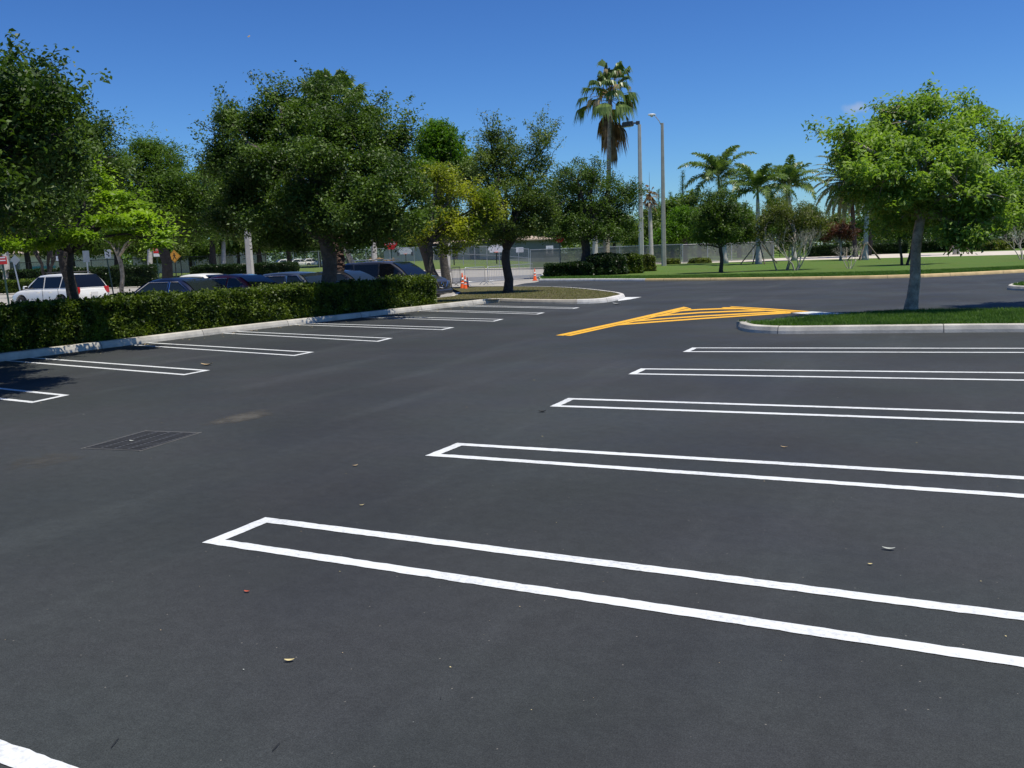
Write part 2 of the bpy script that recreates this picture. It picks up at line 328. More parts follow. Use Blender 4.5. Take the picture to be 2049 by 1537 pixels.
# far roadway and apron (light concrete)
FARKERB = [(1079, 563), (1180, 562.5), (1290, 563), (1400, 562.3), (1500, 561.3), (1620, 560), (1740, 558), (1850, 555), (1950, 550.5), (2049, 545.5), (2300, 533)]
road_near = [np.array([-17.9, -30, 0]), np.array([-17.9, 30, 0])]
ROADFAR = [(-500, 612), (-200, 593), (0, 583), (300, 568), (500, 558.5), (640, 552), (900, 541), (1110, 538), (1290, 532)]
sheet('road', [(-300, -30), (-22, -30), (-17.8, 15), (-17., 31)]+[tuple(p[:2]) for p in px([(1060, 572), (1110, 566), (1150, 553), (1300, 537)])]+[tuple(p[:2]) for p in px(ROADFAR[::-1])]+[(-300, 60)], -.02, M['road'])
sheet('worn_road_lane', px([(905, 556), (985, 553), (1100, 548), (1100, 553), (1060, 558), (985, 563), (905, 568)]), -.014, M['road_dk'])
far_edge = px(FARKERB)
LOT = [(-17.55, -30), (40, -30), (60, 20)]+[tuple(p[:2]) for p in far_edge[::-1]]+[tuple(p[:2]) for p in px([(1071, 565), (1050, 567), (1033, 570.5), (1012, 576), (1000, 585)])]+[(-16.2, 34), (-15.9, 30.5), (-16.4, 27.7), (-16.7, 25.2), (-16.98, 22.3), (-17.26, 20.2), (-17.44, 17.5), (-17.48, 14)]
sheet('parking_lot', LOT, 0., M['asphalt'])

def ribbon(name, line, prof, m, closed=False, kind=None, parent=None):
    """sweep a profile [(offset to the left of travel, height)] along world points"""
    P = [np.array(p[:2], float) for p in line]; n = len(P); V = []; F = []
    for i in range(n):
        a = P[(i-1) % n] if (closed or i > 0) else P[i]; b = P[(i+1) % n] if (closed or i < n-1) else P[i]
        t = (b-a)/np.linalg.norm(b-a); nl = np.array([-t[1], t[0]])
        for o, z in prof: q = P[i]+nl*o; V.append((q[0], q[1], z))
    k = len(prof)
    for i in range(n if closed else n-1):
        j = (i+1) % n
        for q in range(k-1): F.append((i*k+q, i*k+q+1, j*k+q+1, j*k+q))
    mb = MB(); mb.add(V, F); nf = len(F)
    if name == 'kerb' and k > 5:
        acc = 0.; nxt = 1.3
        for i in range(n-1):
            L_ = np.linalg.norm(P[i+1]-P[i]); t = (P[i+1]-P[i])/max(L_, 1e-6); nl = np.array([-t[1], t[0]])
            while nxt < acc+L_:
                c = P[i]+t*(nxt-acc); a_ = []; b_ = []
                for (o_, z_) in prof[:5]:
                    oo = o_-(.003 if o_ < .1 else 0); a_.append((*(c+nl*oo-t*.007), z_+.003)); b_.append((*(c+nl*oo+t*.007), z_+.003))
                mb.add(a_+b_, [(q, q+1, 6+q, 5+q) for q in range(4)]); nxt += 3.05
            acc += L_
    o = mb.build(name, m, parent)
    o.data.materials.append(M['joint']); mi_ = np.zeros(len(o.data.polygons), np.int32); mi_[nf:] = 1; o.data.polygons.foreach_set('material_index', mi_)
    for p in o.data.polygons: p.use_smooth = False
    if kind: tag(o, kind=kind)
    return o
def dense(line, step=.5):
    out = []
    for a, b in zip(line[:-1], line[1:]):
        a = np.array(a[:2]); b = np.array(b[:2]); n = max(1, int(np.linalg.norm(b-a)/step))
        for i in range(n): out.append(a+(b-a)*i/n)
    out.append(np.array(line[-1][:2])); return out
def smooth_line(line, it=2, closed=False):
    P = [np.array(p[:2], float) for p in line]
    for _ in range(it):
        Q = []; n = len(P)
        for i in range(n if closed else n-1):
            a, b = P[i], P[(i+1) % n]; Q += [a*.75+b*.25, a*.25+b*.75]
        P = Q if closed else [P[0]]+Q+[P[-1]]
    return P
KP = [(0, -.05), (.02, .06), (.05, .135), (.075, .15), (.2, .152), (.205, .02)]      # lot side is at offset 0, rises to the left
# left kerb, then round the island nose
isl_near = px([(1000, 605.5), (1060, 607.5), (1120, 608.6), (1175, 608), (1215, 605.5), (1240, 600)])
isl_tip = px([(1256, 596)]); isl_far = px([(1232, 590.5), (1180, 584), (1130, 580), (1070, 578.2), (1010, 577.6), (940, 578.5), (900, 580)])
KERB_PX = [(0, 724), (79, 715), (309, 683.5), (437, 668), (560, 653.6), (591, 649.8), (670, 641.5), (714, 636.5), (801, 625.6), (900, 615.2), (950, 609.5), (972, 606.8)]
kline = [np.array(p) for p in ((-17.6, -30.), (-17.52, 8.), (-17.5, 11.5), (-17.5, 14.5), (-17.46, 17.5), (-17.28, 20.2), (-17.0, 22.3), (-16.72, 25.2), (-16.42, 27.7), (-16.22, 29.8))]
corner = px([(972, 606.8), (985, 605.6)])
kerbA = ribbon('kerb', smooth_line(kline+[corner[1]]+isl_near[:1], 2), KP, M['conc'], kind='structure')
def kerbline(name, pts, m): return ribbon(name, pts, KP, m, kind='structure')
nose = smooth_line(isl_near+isl_tip+isl_far, 2)
kerbline('kerb', nose[:13], M['conc_dirty'])
kerbline('kerb', nose[12:], M['conc_lt'])
M['mulchgrass'] = grassmat('thin_grass', (.09, .085, .035), (.16, .16, .05), (.1, .075, .05), 6, 40)
def left_off(P, d):
    P = [np.array(p[:2]) for p in P]; o = []
    for i in range(len(P)):
        t = P[min(i+1, len(P)-1)]-P[max(i-1, 0)]; t /= np.linalg.norm(t); o.append(tuple(P[i]+np.array([-t[1], t[0]])*d))
    return o
strip = [(p[0]-.17, p[1]) for p in kline]+left_off(nose, .17)+[(-20.6, 36.0), (-19.3, 33), (-19.4, 20), (-23.6, -30)]
sheet('planting_strip', strip, .135, M['mulchgrass'])
ribbon('kerb', [(-23.6, -30), (-19.4, 20), (-19.3, 33), (-21.0, 36.5)], [(0, .152), (.15, .152), (.2, .13), (.24, -.05)], M['conc'], kind='structure')
sheet('kerb_paint', px([(1236, 602.5), (1243, 595), (1284, 594.5), (1262, 599)]), .004, M['white'])
# far kerb: pale stretch then faded yellow
fk = dense(px(FARKERB), 1.5)
k0 = min(range(len(fk)), key=lambda i: abs(uvd((*fk[i], 0))[0]-1278))
ret = px([(1093, 547), (1082, 553), (1076, 559)])
kerbline('kerb', smooth_line(ret+[np.array([*fk[0], 0])], 1)+fk[1:k0+1], M['conc_lt'])
kerbline('kerb', fk[k0:], M['ochre'])
# lawn beyond the far kerb
lawn_pts = [np.array([*p, 0]) for p in fk]
def off(p, d): q = p[:2]/np.linalg.norm(p[:2]); return p[:2]+q*d
LAWN = [off(p, .12) for p in lawn_pts]
path_near = px([(1120, 537), (1300, 531), (1400, 528.3), (1515, 525), (1740, 519), (2049, 511.5), (2400, 503)])
path_far = px([(1120, 534), (1320, 526), (1400, 524), (1515, 520), (1740, 511), (2049, 503), (2400, 495)])
lw = LAWN+[np.array(p[:2]) for p in path_near[::-1]]+[off(np.array(p), .1)[:2] for p in px([(1094, 547)])]+[np.array(p[:2]) for p in px([(1080, 557)])]
sheet('lawn', lw, .1, M['grass'])
sheet('path', path_near+path_far[::-1], .104, M['path'])
back = px([(1120, 534), (1320, 526), (1400, 524), (1515, 520), (1740, 511), (2049, 503), (2400, 495)])
sheet('verge', [p[:2] for p in back]+[np.array(p[:2])*2.2 for p in back[::-1]], .09, M['grass'])
# grassy bank beyond the road on the left
rows = []
us = [-600, -300, 0, 300, 500, 640, 760, 900, 1000, 1060, 1120, 1180]
rise = [1.1, 1.1, 1.1, 1.1, 1.2, 1.3, 1.35, 1.35, 1.0, .5, .2, .05]
def road_far_v(u): return float(np.interp(u, [a for a, b in ROADFAR], [b for a, b in ROADFAR]))
V = []; F = []
for j, (dd, f) in enumerate([(0, 0), (.6, .08), (8, .25), (18, .65), (30, 1), (70, 1.), (140, 1.0)]):
    for i, u in enumerate(us):
        p = G(u, road_far_v(u)); q = p[:2]+p[:2]/np.linalg.norm(p[:2])*dd; V.append((q[0], q[1], .02+rise[i]*f))
n = len(us)
for j in range(6):
    for i in range(n-1): F.append((j*n+i, j*n+i+1, (j+1)*n+i+1, (j+1)*n+i))
M['grass_bank'] = grassmat('bank_grass', (.08, .13, .03), (.13, .19, .05), (.13, .16, .06), .6, 12)
tag(npmesh('grass_bank', V, np.array(F), M['grass_bank'], smooth=True), kind='structure')
ribbon('kerb', dense(px(ROADFAR), 4), [(0, -.05), (.03, .13), (.2, .15), (1.6, .15), (1.65, 0)], M['path'], kind='structure')
# right-hand island
ir_near = px([(1474, 659), (1488, 664), (1510, 666.5), (1560, 669), (1640, 668), (1780, 667), (1920, 665.5), (2049, 665), (2300, 664)])
ir_far = px([(2300, 615), (2049, 616.5), (1800, 619), (1690, 627), (1600, 633), (1540, 638.5), (1508, 643)], .16)+px([(1478, 654)])
ri = smooth_line(ir_near+ir_far, 2, closed=True)
KR = [(-o, z) for o, z in KP]
ribbon('kerb', ri, KP, M['conc'], closed=True, kind='structure')
def inset(P, d):
    out = []; n = len(P)
    for i in range(n):
        t = P[(i+1) % n]-P[i-1]; t = t/np.linalg.norm(t); out.append(P[i]+np.array([-t[1], t[0]])*d)
    return out
ISL = inset(ri, .19); sheet('island_grass_base', ISL, .13, M['grass'])
# second small island at the right edge
i2 = smooth_line(px([(2009, 580), (2040, 582), (2100, 583), (2200, 583), (2200, 566), (2080, 569), (2025, 574)]), 2, closed=True)
ribbon('kerb', i2, KP, M['conc'], closed=True, kind='structure'); ISL2 = inset(i2, .19); sheet('island_grass_base', ISL2, .13, M['grass'])

# ------------------------------------------------------------------ grass blades (uncountable)
def inside(P, poly):
    x, y = P[:, 0], P[:, 1]; c = np.zeros(len(P), bool); n = len(poly)
    for i in range(n):
        x1, y1 = poly[i][:2]; x2, y2 = poly[i-1][:2]
        c ^= ((y1 > y) != (y2 > y)) & (x < (x2-x1)*(y-y1)/(y2-y1+1e-12)+x1)
    return c
def blades(name, poly, z, n, hgt, wid, m, label=None, keep=None):
    P = np.array([p[:2] for p in poly]); lo, hi = P.min(0), P.max(0)
    Q = rng.uniform(lo, hi, (n*3, 2)); Q = Q[inside(Q, poly)]
    if keep is not None: Q = Q[keep(Q)]
    Q = Q[:n]; k = len(Q); a = rng.uniform(0, 6.283, k); h = hgt*rng.uniform(.5, 1.25, k); ln = rng.normal(0, .45, (k, 2))*h[:, None]
    wv = np.stack([np.cos(a), np.sin(a)], 1)*wid/2
    V = np.zeros((k, 3, 3)); V[:, 0, :2] = Q-wv; V[:, 1, :2] = Q+wv; V[:, 2, :2] = Q+ln; V[:, :2, 2] = z; V[:, 2, 2] = z+h
    F = np.arange(k*3).reshape(k, 3)
    return tag(npmesh(name, V.reshape(-1, 3), F, m), kind='stuff', label=label)
vis = [p for p in ISL]
blades('grass', vis, .125, 60000, .085, .014, M['blade'], 'short green grass on the right-hand kerbed island', keep=lambda Q: Q[:, 0] < 3.5)
blades('grass', ISL2, .125, 5000, .08, .03, M['blade'], 'green grass on the small island at the right edge')
blades('grass', strip, .135, 30000, .05, .018, M['blade_dry'], 'sparse drying grass in the planting strip and nose island', keep=lambda Q: (Q[:, 1] > 25.2) & (rng.random(len(Q)) < np.clip((Q[:, 0]+21)/5, .15, 1)))
blades('grass', [off(p, .16) for p in lawn_pts[:-3]]+[off(p, 7) for p in lawn_pts[:-3]][::-1], .1, 60000, .09, .04, M['blade'], 'mown lawn beyond the yellow kerb')

# ------------------------------------------------------------------ painted markings
def strip_px(mb, a, b, wa, wb, z=.004):
    """a painted bar between ground points a and b, each with its half width"""
def ring(name, O, I, m, z=.004):
    V = [(*p[:2], z) for p in O]+[(*p[:2], z) for p in I]; n = len(O)
    F = [(i, (i+1), n+(i+1), n+i) for i in range(n-1)]
    mb = MB(); mb.add(V, F); return mb.build(name, m)
def hairpin(label, near, corner_n, corner_f, far, wd=.102, cap=.102):
    """open-ended double line: near line -> end cap -> far line; all world points (outer edge)"""
    A, B, C_, D = [np.array(p[:2]) for p in (near, corner_n, corner_f, far)]
    O = dense([A, B], .6)+[B]*0; nA = len(O); O2 = dense([B, C_], .3); O3 = dense([C_, D], .6)
    def nl(a, b): t = (b-a)/np.linalg.norm(b-a); return np.array([-t[1], t[0]])
    n1, n2, n3 = nl(A, B), nl(B, C_), nl(C_, D)
    cen = (A+B+C_+D)/4
    s = 1 if np.dot(n2, cen-(B+C_)/2) > 0 else -1
    def isec(p, d, q, e):
        M2 = np.array([d, -e]).T; t = np.linalg.solve(M2, q-p); return p+d*t[0]
    a1, b1 = A+n1*s*wd, B+n1*s*wd; b2, c2 = B+n2*s*cap, C_+n2*s*cap; c3, d3 = C_+n3*s*wd, D+n3*s*wd
    Bi = isec(a1, b1-a1, b2, c2-b2); Ci = isec(b2, c2-b2, c3, d3-c3)
    def res(P, Q, n):
        jt = rng.normal(0, .0022, (n+1, 2)); jt[0] = jt[-1] = 0; jt += .002*np.sin(np.arange(n+1)[:, None]*.13+P[0]*3)*np.sin(np.pi*np.arange(n+1)[:, None]/n); return [P+(Q-P)*i/n+jt[i] for i in range(n+1)]
    k1 = 130; k2 = 12
    O = res(A, B, k1)+res(B, C_, k2)[1:]+res(C_, D, k1)[1:]; I = res(a1, Bi, k1)+res(Bi, Ci, k2)[1:]+res(Ci, d3, k1)[1:]
    o = ring('parking_line', O, I, M['white']); return tag(o, label, 'parking line', 'white double parking lines')
def ext(p, q, L):
    p, q = np.array(p[:2]), np.array(q[:2]); return p+(q-p)/np.linalg.norm(q-p)*L
RN = [(404, 1087), (850.5, 912.5), (1100, 814), (1257, 749.3), (1366, 704.7)]
RF = [(531, 1036), (915, 887), (1137, 797), (1282, 737.8), (1385, 696)]
RNe = [(2049, 1337), (2049, 996.8), (2049, 847.5), (2049, 762.5), (2049, 706.5)]
RFe = [(2049, 1227.6), (2049, 954), (2049, 826), (2049, 745.5), (2049, 696.8)]
lab = ['nearest full white hairpin line crossing the lower half of the lot', 'second white hairpin line from the camera on the right', 'third white hairpin line from the camera on the right',
       'fourth white hairpin line on the right, second before the island', 'farthest right-hand white hairpin line, beside the grassed island kerb']
for i in range(5):
    n0, f0, n1, f1 = G(*RN[i]), G(*RF[i]), G(*RNe[i]), G(*RFe[i])
    hairpin(lab[i], ext(n0, n1, 6.2), n0, f0, ext(f0, f1, 6.2), wd=.1)
# line at the bottom left corner of the frame
c0 = G(0, 1481); c1 = G(152, 1537); t = (c1-c0)[:2]/np.linalg.norm((c1-c0)[:2])
cn = c0[:2]-t*.75; nrm = np.array([t[1], -t[0]]); nrm = nrm if nrm[1] < 0 else -nrm
hairpin('white line clipped by the bottom left corner of the photo', cn+t*6+nrm*.61, cn+nrm*.61, cn, cn+t*6)
LT = [(139.5, 790.8), (420.5, 741.3), (629, 704.8), (786, 677), (909.5, 655.5), (1008, 639), (1090.5, 626), (1160, 615.7)]
LC = [(64, 807), (368, 751.2), (589, 712.6), (757, 684), (885, 660.5), (989, 643.5), (1076, 629.3), (1148, 618.2)]
LT2 = [(0, 776.5), (67, 715.7), (301, 685.8), (469, 662.9), (615, 646.9), (735, 632.5), (880, 620.8), (960, 611.5)]
LC2 = [(0, 800), (0, 721.8), (255, 690.5), (440, 667), (588, 650.3), (735, 635.8), (870, 623.3), (960, 613.8)]
ordn = ['nearest', 'second', 'third', 'fourth', 'fifth', 'sixth', 'seventh', 'farthest']
for i in range(8):
    tp, c, te, ce = G(*LT[i]), G(*LC[i]), G(*LT2[i]), G(*LC2[i])
    L1 = 5.3 if i else 5.5
    # stop both legs at the kerb
    def tokerb(p, q):
        p, q = np.array(p[:2]), np.array(q[:2]); kx = float(np.interp(p[1], [10, 14.5, 17.5, 20.2, 22.3, 25.2, 27.7, 29.8], [-17.5, -17.5, -17.46, -17.28, -17., -16.72, -16.42, -16.22]))+.02; s = (kx-p[0])/(q[0]-p[0]); return p+(q-p)*s
    a, d = tokerb(c, ce), tokerb(tp, te)
    hairpin('white hairpin line along the left kerb, %s from the camera' % ordn[i], a, c, tp, d, wd=.095, cap=.1)
# yellow gore
def bar(mb, a, b, w, z=.004, hw2=None):
    a, b = np.array(a[:2]), np.array(b[:2]); t = (b-a)/np.linalg.norm(b-a); n = np.array([-t[1], t[0]]); w2 = hw2 or w
    mb.add([(*(a-n*w/2), z), (*(b-n*w2/2), z), (*(b+n*w2/2), z), (*(a+n*w/2), z)], [(0, 1, 2, 3)])
mb = MB()
def poly(pts, z): mb.add([tuple(G(u, v, z)) for u, v in pts], [tuple(range(len(pts)))])
def vb(pts, th, z):                      # a painted band through measured pixels, th = thickness in rows
    poly([(u, v-th/2) for u, v in pts]+[(u, v+th/2) for u, v in pts[::-1]], z)
poly([(1112, 671), (1127, 671.5), (1240, 647.2), (1379, 615.9), (1368, 614), (1235, 644.6)], .004)
poly([(1130, 671.6), (1142, 672), (1240, 650.3), (1310, 634.8), (1384, 618.4), (1380, 616.6), (1240, 647.9)], .005)
vb([(1236, 649.9), (1300, 644.9), (1400, 637.6), (1500, 631), (1582, 625.7)], 2.5, .006)
vb([(1268, 642.6), (1320, 638.4), (1400, 632.6), (1500, 627.4), (1572, 623.9)], 2.5, .007)
vb([(1302, 633.6), (1340, 630), (1400, 625.6), (1460, 623.2), (1530, 621.4)], 2.5, .006)
vb([(1345, 623.4), (1370, 621.2), (1400, 619.4), (1440, 617.9), (1490, 617.6)], 2.3, .007)
poly([(1443, 615), (1448, 616.6), (1520, 621.4), (1582, 625), (1604, 624.6), (1520, 618.6), (1462, 614.9)], .008)
poly([(1460, 612.8), (1464, 614.2), (1540, 619.2), (1608, 624), (1621, 623), (1540, 617.2)], .009)
tag(mb.build('yellow_hatching', M['yellow']), 'yellow hatched gore with long tail ahead of the right-hand island', 'road marking')
mb = MB(); poly([(1585, 626.1), (1610, 628.5), (1640, 630.3), (1700, 632), (1740, 631), (1694, 627.4), (1650, 624.6), (1624, 623.2)], .0045)
tag(mb.build('white_marking', M['white']), 'short white stripe continuing from the yellow hatching into the island grass', 'road marking')
# pale patches near the drain
def patch(name, pts, m, z=.003):
    mb = MB(); mb.add([tuple(G(u, v, z)) for u, v in smooth_px(pts)], [tuple(range(len(smooth_px(pts))))]); return tag(mb.build(name, m), kind='structure')
def smooth_px(pts):
    P = [np.array(p, float) for p in pts]
    for _ in range(2):
        Q = []
        for i in range(len(P)): a, b = P[i], P[(i+1) % len(P)]; Q += [a*.75+b*.25, a*.25+b*.75]
        P = Q
    return P
def softmat():
    m = mat('silt_stain', (.075, .071, .06), .9, noise=(5, .25)); N = m.node_tree; p = N.nodes['Principled BSDF']; tc = N.nodes.new('ShaderNodeTexCoord')
    at_ = N.nodes.new('ShaderNodeAttribute'); at_.attribute_name = 'edge'
    t = N.nodes.new('ShaderNodeTexNoise'); t.inputs['Scale'].default_value = 7; t.inputs['Detail'].default_value = 6; N.links.new(tc.outputs['Object'], t.inputs['Vector'])
    a = N.nodes.new('ShaderNodeMath'); a.operation = 'MULTIPLY_ADD'; a.inputs[1].default_value = .9; N.links.new(t.outputs[0], a.inputs[0]); N.links.new(at_.outputs['Fac'], a.inputs[2])
    r = N.nodes.new('ShaderNodeMapRange'); r.inputs[1].default_value = .55; r.inputs[2].default_value = 1.15; r.inputs[4].default_value = .85; N.links.new(a.outputs[0], r.inputs[0]); N.links.new(r.outputs[0], p.inputs['Alpha'])
    return m
M['silt'] = softmat()
def stain(pts, z=.003, zz=1):
    P = smooth_px(pts); c = sum(P)/len(P); V = [tuple(G(*c, z))]; n = len(P); F = []
    for f in (.5, 1): V += [tuple(G(*(c+(p-c)*f), z)) for p in P]
    for i in range(n): j = (i+1) % n; F += [(0, 1+i, 1+j), (1+i, 1+n+i, 1+n+j, 1+j)]
    me = bpy.data.meshes.new('silt_patch'); me.from_pydata(V, [], F); me.materials.append(M['silt'])
    a = me.attributes.new('edge', 'FLOAT', 'POINT'); a.data.foreach_set('value', np.array([zz*.8]+[zz*.55]*n+[0.]*n, np.float32)-(0 if zz == 1 else .15))
    return tag(link(bpy.data.objects.new('silt_patch', me)), kind='structure')
stain([(380, 858), (430, 836), (500, 820), (560, 815), (560, 828), (520, 840), (440, 852)])
stain([(-30, 925), (60, 905), (190, 895), (215, 915), (120, 935), (-20, 955)], zz=.7)

# ------------------------------------------------------------------ storm drain
dc = [G(186, 894), G(300, 862), G(382, 871), G(272, 903)]
ctr = sum(dc)/4; ax = (dc[1]-dc[0]); L = np.linalg.norm(ax); ax = ax/L; ay = np.array([-ax[1], ax[0], 0]); W = abs(np.dot(dc[2]-dc[1], ay))
if np.dot(dc[2]-dc[1], ay) < 0: ay = -ay
dr = empty('storm_drain', ctr, 'dark cast-iron storm drain grate set in the asphalt', 'drain grate', rz=math.atan2(ax[1], ax[0]))
mb = MB(); mb.box((0, 0, .0035), (L*.98, W*.98, .001)); mb.build('slot_shade', M['pit_shade'], dr)  # flat black sheet on the asphalt, painted in as the shade below the grate
mb = MB(); nb = 15; sy = 1 if np.cross(ax, ay)[2] > 0 else -1
for i in range(nb+1): mb.box((-L/2+L*i/nb, 0, .0065), (.025, W, .003))
for j in range(5): mb.box((0, -W/2+W*j/4, .0068), (L, .03, .0032))
mb.build('grate', M['iron'], dr, bevel=.001)
mb = MB()
for s in (-1, 1): mb.box((0, s*(W/2+.03), .003), (L+.12, .018, .005)); mb.box((s*(L/2+.03), 0, .0028), (.018, W+.08, .005))
mb.build('frame', M['sealer'], dr)

# ------------------------------------------------------------------ foliage engines
def leaf_quads(C, size, asp, updir=.5, droop=0., out=None):
    n = len(C); nrm = rng.normal(0, 1, (n, 3)); nrm[:, 2] = np.abs(nrm[:, 2])+updir; nrm /= np.linalg.norm(nrm, axis=1)[:, None]
    t = rng.normal(0, 1, (n, 3)); t[:, 2] -= droop
    if out is not None: t += out
    t -= nrm*(t*nrm).sum(1)[:, None]; t /= np.linalg.norm(t, axis=1)[:, None]; b = np.cross(nrm, t)
    s = size*rng.uniform(.6, 1.3, n)[:, None]
    V = np.empty((n, 4, 3)); V[:, 0] = C; V[:, 2] = C+t*s-nrm*s*.12; m = C+t*s*.48+nrm*s*.06
    V[:, 1] = m+b*s*asp*.5; V[:, 3] = m-b*s*asp*.5
    return V.reshape(-1, 3)
def crown_pts(lobes, nclump, per, cr, fill=.25, flat=.75, zcut=None):
    """leaves gathered in puffs: each puff is a flattened shell of leaves, dense on top, thin below"""
    nclump, per, cr = max(12, int(nclump*.42)), per*2.7, cr*1.45
    A = np.array([(l[3]*l[4]*l[5])**(2/3) for l in lobes]); pr = A/A.sum(); k = rng.choice(len(lobes), nclump, p=pr)
    Lb = np.array([l[:6] for l in lobes])[k]; d = rng.normal(0, 1, (nclump, 3)); d /= np.linalg.norm(d, axis=1)[:, None]
    r = np.where(rng.random(nclump) < fill, rng.random(nclump)**.5*.7, rng.uniform(.74, 1.02, nclump))
    sh = np.clip(1-cr*.5/Lb[:, 3:6], .35, 1)
    cl = Lb[:, :3]+d*r[:, None]*Lb[:, 3:6]*sh
    crr = cr*rng.uniform(.45, 1.3, nclump); n = (per*(crr/cr)**1.6*rng.uniform(.7, 1.2, nclump)).astype(int)+4; idx = np.repeat(np.arange(nclump), n)
    v = rng.normal(0, 1, (len(idx), 3)); v[:, 2] += .35; v /= np.linalg.norm(v, axis=1)[:, None]
    q = rng.random(len(idx))**.33; q = np.where(rng.random(len(idx)) < .12, q*rng.uniform(1, 1.22, len(idx)), q)
    ph = idx*1.7; lump = 1+.18*np.sin(v[:, 0]*6+ph)+.16*np.sin(v[:, 1]*7+ph*2)
    P = cl[idx]+v*(q*lump)[:, None]*crr[idx][:, None]*np.array([1, 1, flat])
    return P, cl
def twigs(lobes, n, L, per, spread=.07, up=.5, base=None):
    """leafy shoots, some forked, that stick out of the crown's outline"""
    n = int(n*1.15); per = int(per*1.7)
    Lb = np.array([l[:6] for l in lobes])[rng.integers(0, len(lobes), n)]; d = rng.normal(0, 1, (n, 3)); d[:, 2] = np.abs(d[:, 2])*.9+.05; d /= np.linalg.norm(d, axis=1)[:, None]
    s = Lb[:, :3]+d*Lb[:, 3:6]*.82; dd = d+np.array([0, 0, up]); dd /= np.linalg.norm(dd, axis=1)[:, None]
    ln = L*rng.uniform(.35, 1.25, n); out = []; ends = []
    for i in range(n):
        t = rng.random(per)**.85; w = (spread*(1.9-1.2*t)*(1+.5*np.sin(t*19+i)))[:, None]; bend = rng.normal(0, .16, 3)
        out.append(s[i]+dd[i]*(t*ln[i])[:, None]+bend*(t*t)[:, None]*ln[i]+rng.normal(0, 1, (per, 3))*w); ends.append((s[i], s[i]+dd[i]*ln[i]*.9+bend*.8*ln[i]))
        if i % 2:
            m = s[i]+dd[i]*ln[i]*.45; e = dd[i]+rng.normal(0, .5, 3); e /= np.linalg.norm(e); k = per//2; t = rng.random(k)
            out.append(m+e*(t*ln[i]*.5)[:, None]+rng.normal(0, 1, (k, 3))*spread*1.2); ends.append((m, m+e*ln[i]*.45))
    return np.concatenate(out), ends
def limb(mb, a, b, r0, r1, n=6, sag=.12, sides=6):
    a, b = np.array(a), np.array(b); Lg = np.linalg.norm(b-a); k = rng.normal(0, 1, 3)*sag*Lg*.35; P = []
    for i in range(n+1):
        t = i/n; P.append(a+(b-a)*t+k*math.sin(math.pi*t)+rng.normal(0, .012, 3)*Lg*(0 < i < n)+np.array([0, 0, .12*Lg*math.sin(math.pi*t)]))
    mb.tube(P, [r0+(r1-r0)*i/n for i in range(n+1)], sides); return P
def plobe(u, v, ru, rv, d, base, dd=0., rd=None):
    p = at(u, v, d+dd)-base; k = (d+dd)/FPX; return (p[0], p[1], p[2], (rd or ru)*k if rd else ru*k, ru*k, rv*k)
def tree(name, label, cat, u, d, lobes, leafm, barkm, trunk_r=.15, fork=1.8, nclump=500, per=60, cr=.3, leaf=.1, asp=.5, tw=(40, .6, 26), droop=0., fill=.25,
         lean=(0, 0), z0=0., group=None, sides=10, updir=.5, limbs=9, base=None, trunk_part='trunk', multi=1, flat=.75, extra=None):
    b = foot(u, d, z0) if base is None else np.array(base, float)
    root = empty(name, b, label, cat, group)
    lb = [plobe(*(l[:4]), d, b, *(l[4:])) for l in lobes]
    P, cl = crown_pts(lb, nclump, per, cr, fill, flat)
    tw_e = []
    if tw and tw[0]:
        Q, tw_e = twigs(lb, *tw); P = np.concatenate([P, Q])
    P = P[P[:, 2] > .3]
    npmesh('crown', leaf_quads(P, leaf, asp, updir, droop), np.arange(len(P)*4).reshape(-1, 4), leafm, root)
    mb = MB(); f = np.array([lean[0], lean[1], fork]); tips = []
    for s in range(multi):
        o = np.zeros(3) if multi == 1 else np.array([rng.uniform(-.12, .12)*multi, rng.uniform(-.12, .12)*multi, 0])
        ff = f if multi == 1 else f+o*3
        pts = [o+(ff-o)*t+np.array([math.sin(t*7+s+u)*.05, math.cos(t*5+s+u)*.05, 0])*min(1, t*3)*fork*(.5 if u < 1800 else .25) for t in (0, .06, .15, .35, .6, .8, 1)]
        tr = trunk_r/(multi**.5); pts[0] = pts[0]-np.array([0, 0, .1])
        ms_ = mb if multi == 1 else MB()
        ms_.tube(pts, [tr*1.55, tr*1.3, tr*1.1, tr, tr*.93, tr*.95, tr*.85], sides, cap=False)
        if multi > 1: ms_.build('stem', barkm, root, smooth=True)
        tips.append(np.array(pts[-1]))
    cc = np.array([np.average([l[i] for l in lb]) for i in range(3)])
    order = sorted(range(len(lb)), key=lambda i: -lb[i][3])[:limbs]; ends = []
    for q in range(limbs):
        l = lb[q % len(lb)]; e = np.array(l[:3])+rng.normal(0, .3, 3)*np.array(l[3:6]); pp = limb(mb, tips[q % multi]-np.array([0, 0, rng.uniform(0, .25)*min(1, fork*.2)]), e, trunk_r*.6/(multi**.25), trunk_r*.14, 6)
        ends += [pp[3], pp[4], pp[5], pp[6]]
    E_ = np.array(ends)
    for i in rng.choice(len(cl), min(len(cl), 90), replace=False):
        j = np.argmin(((E_-cl[i])**2).sum(1)); limb(mb, E_[j], cl[i], trunk_r*.13, .006, 3, sides=4)
    for a, e in tw_e[:70]:
        j = np.argmin(((E_-a)**2).sum(1)); q_ = E_[j]; mb.tube([q_, (q_+a)/2+rng.normal(0, .05, 3), a, (a+e)/2, e], [.02, .016, .012, .009, .004], 3, cap=False)
    if extra: extra(mb, b)
    mb.build('trunk' if multi == 1 else 'branches', barkm, root, smooth=True)
    return root

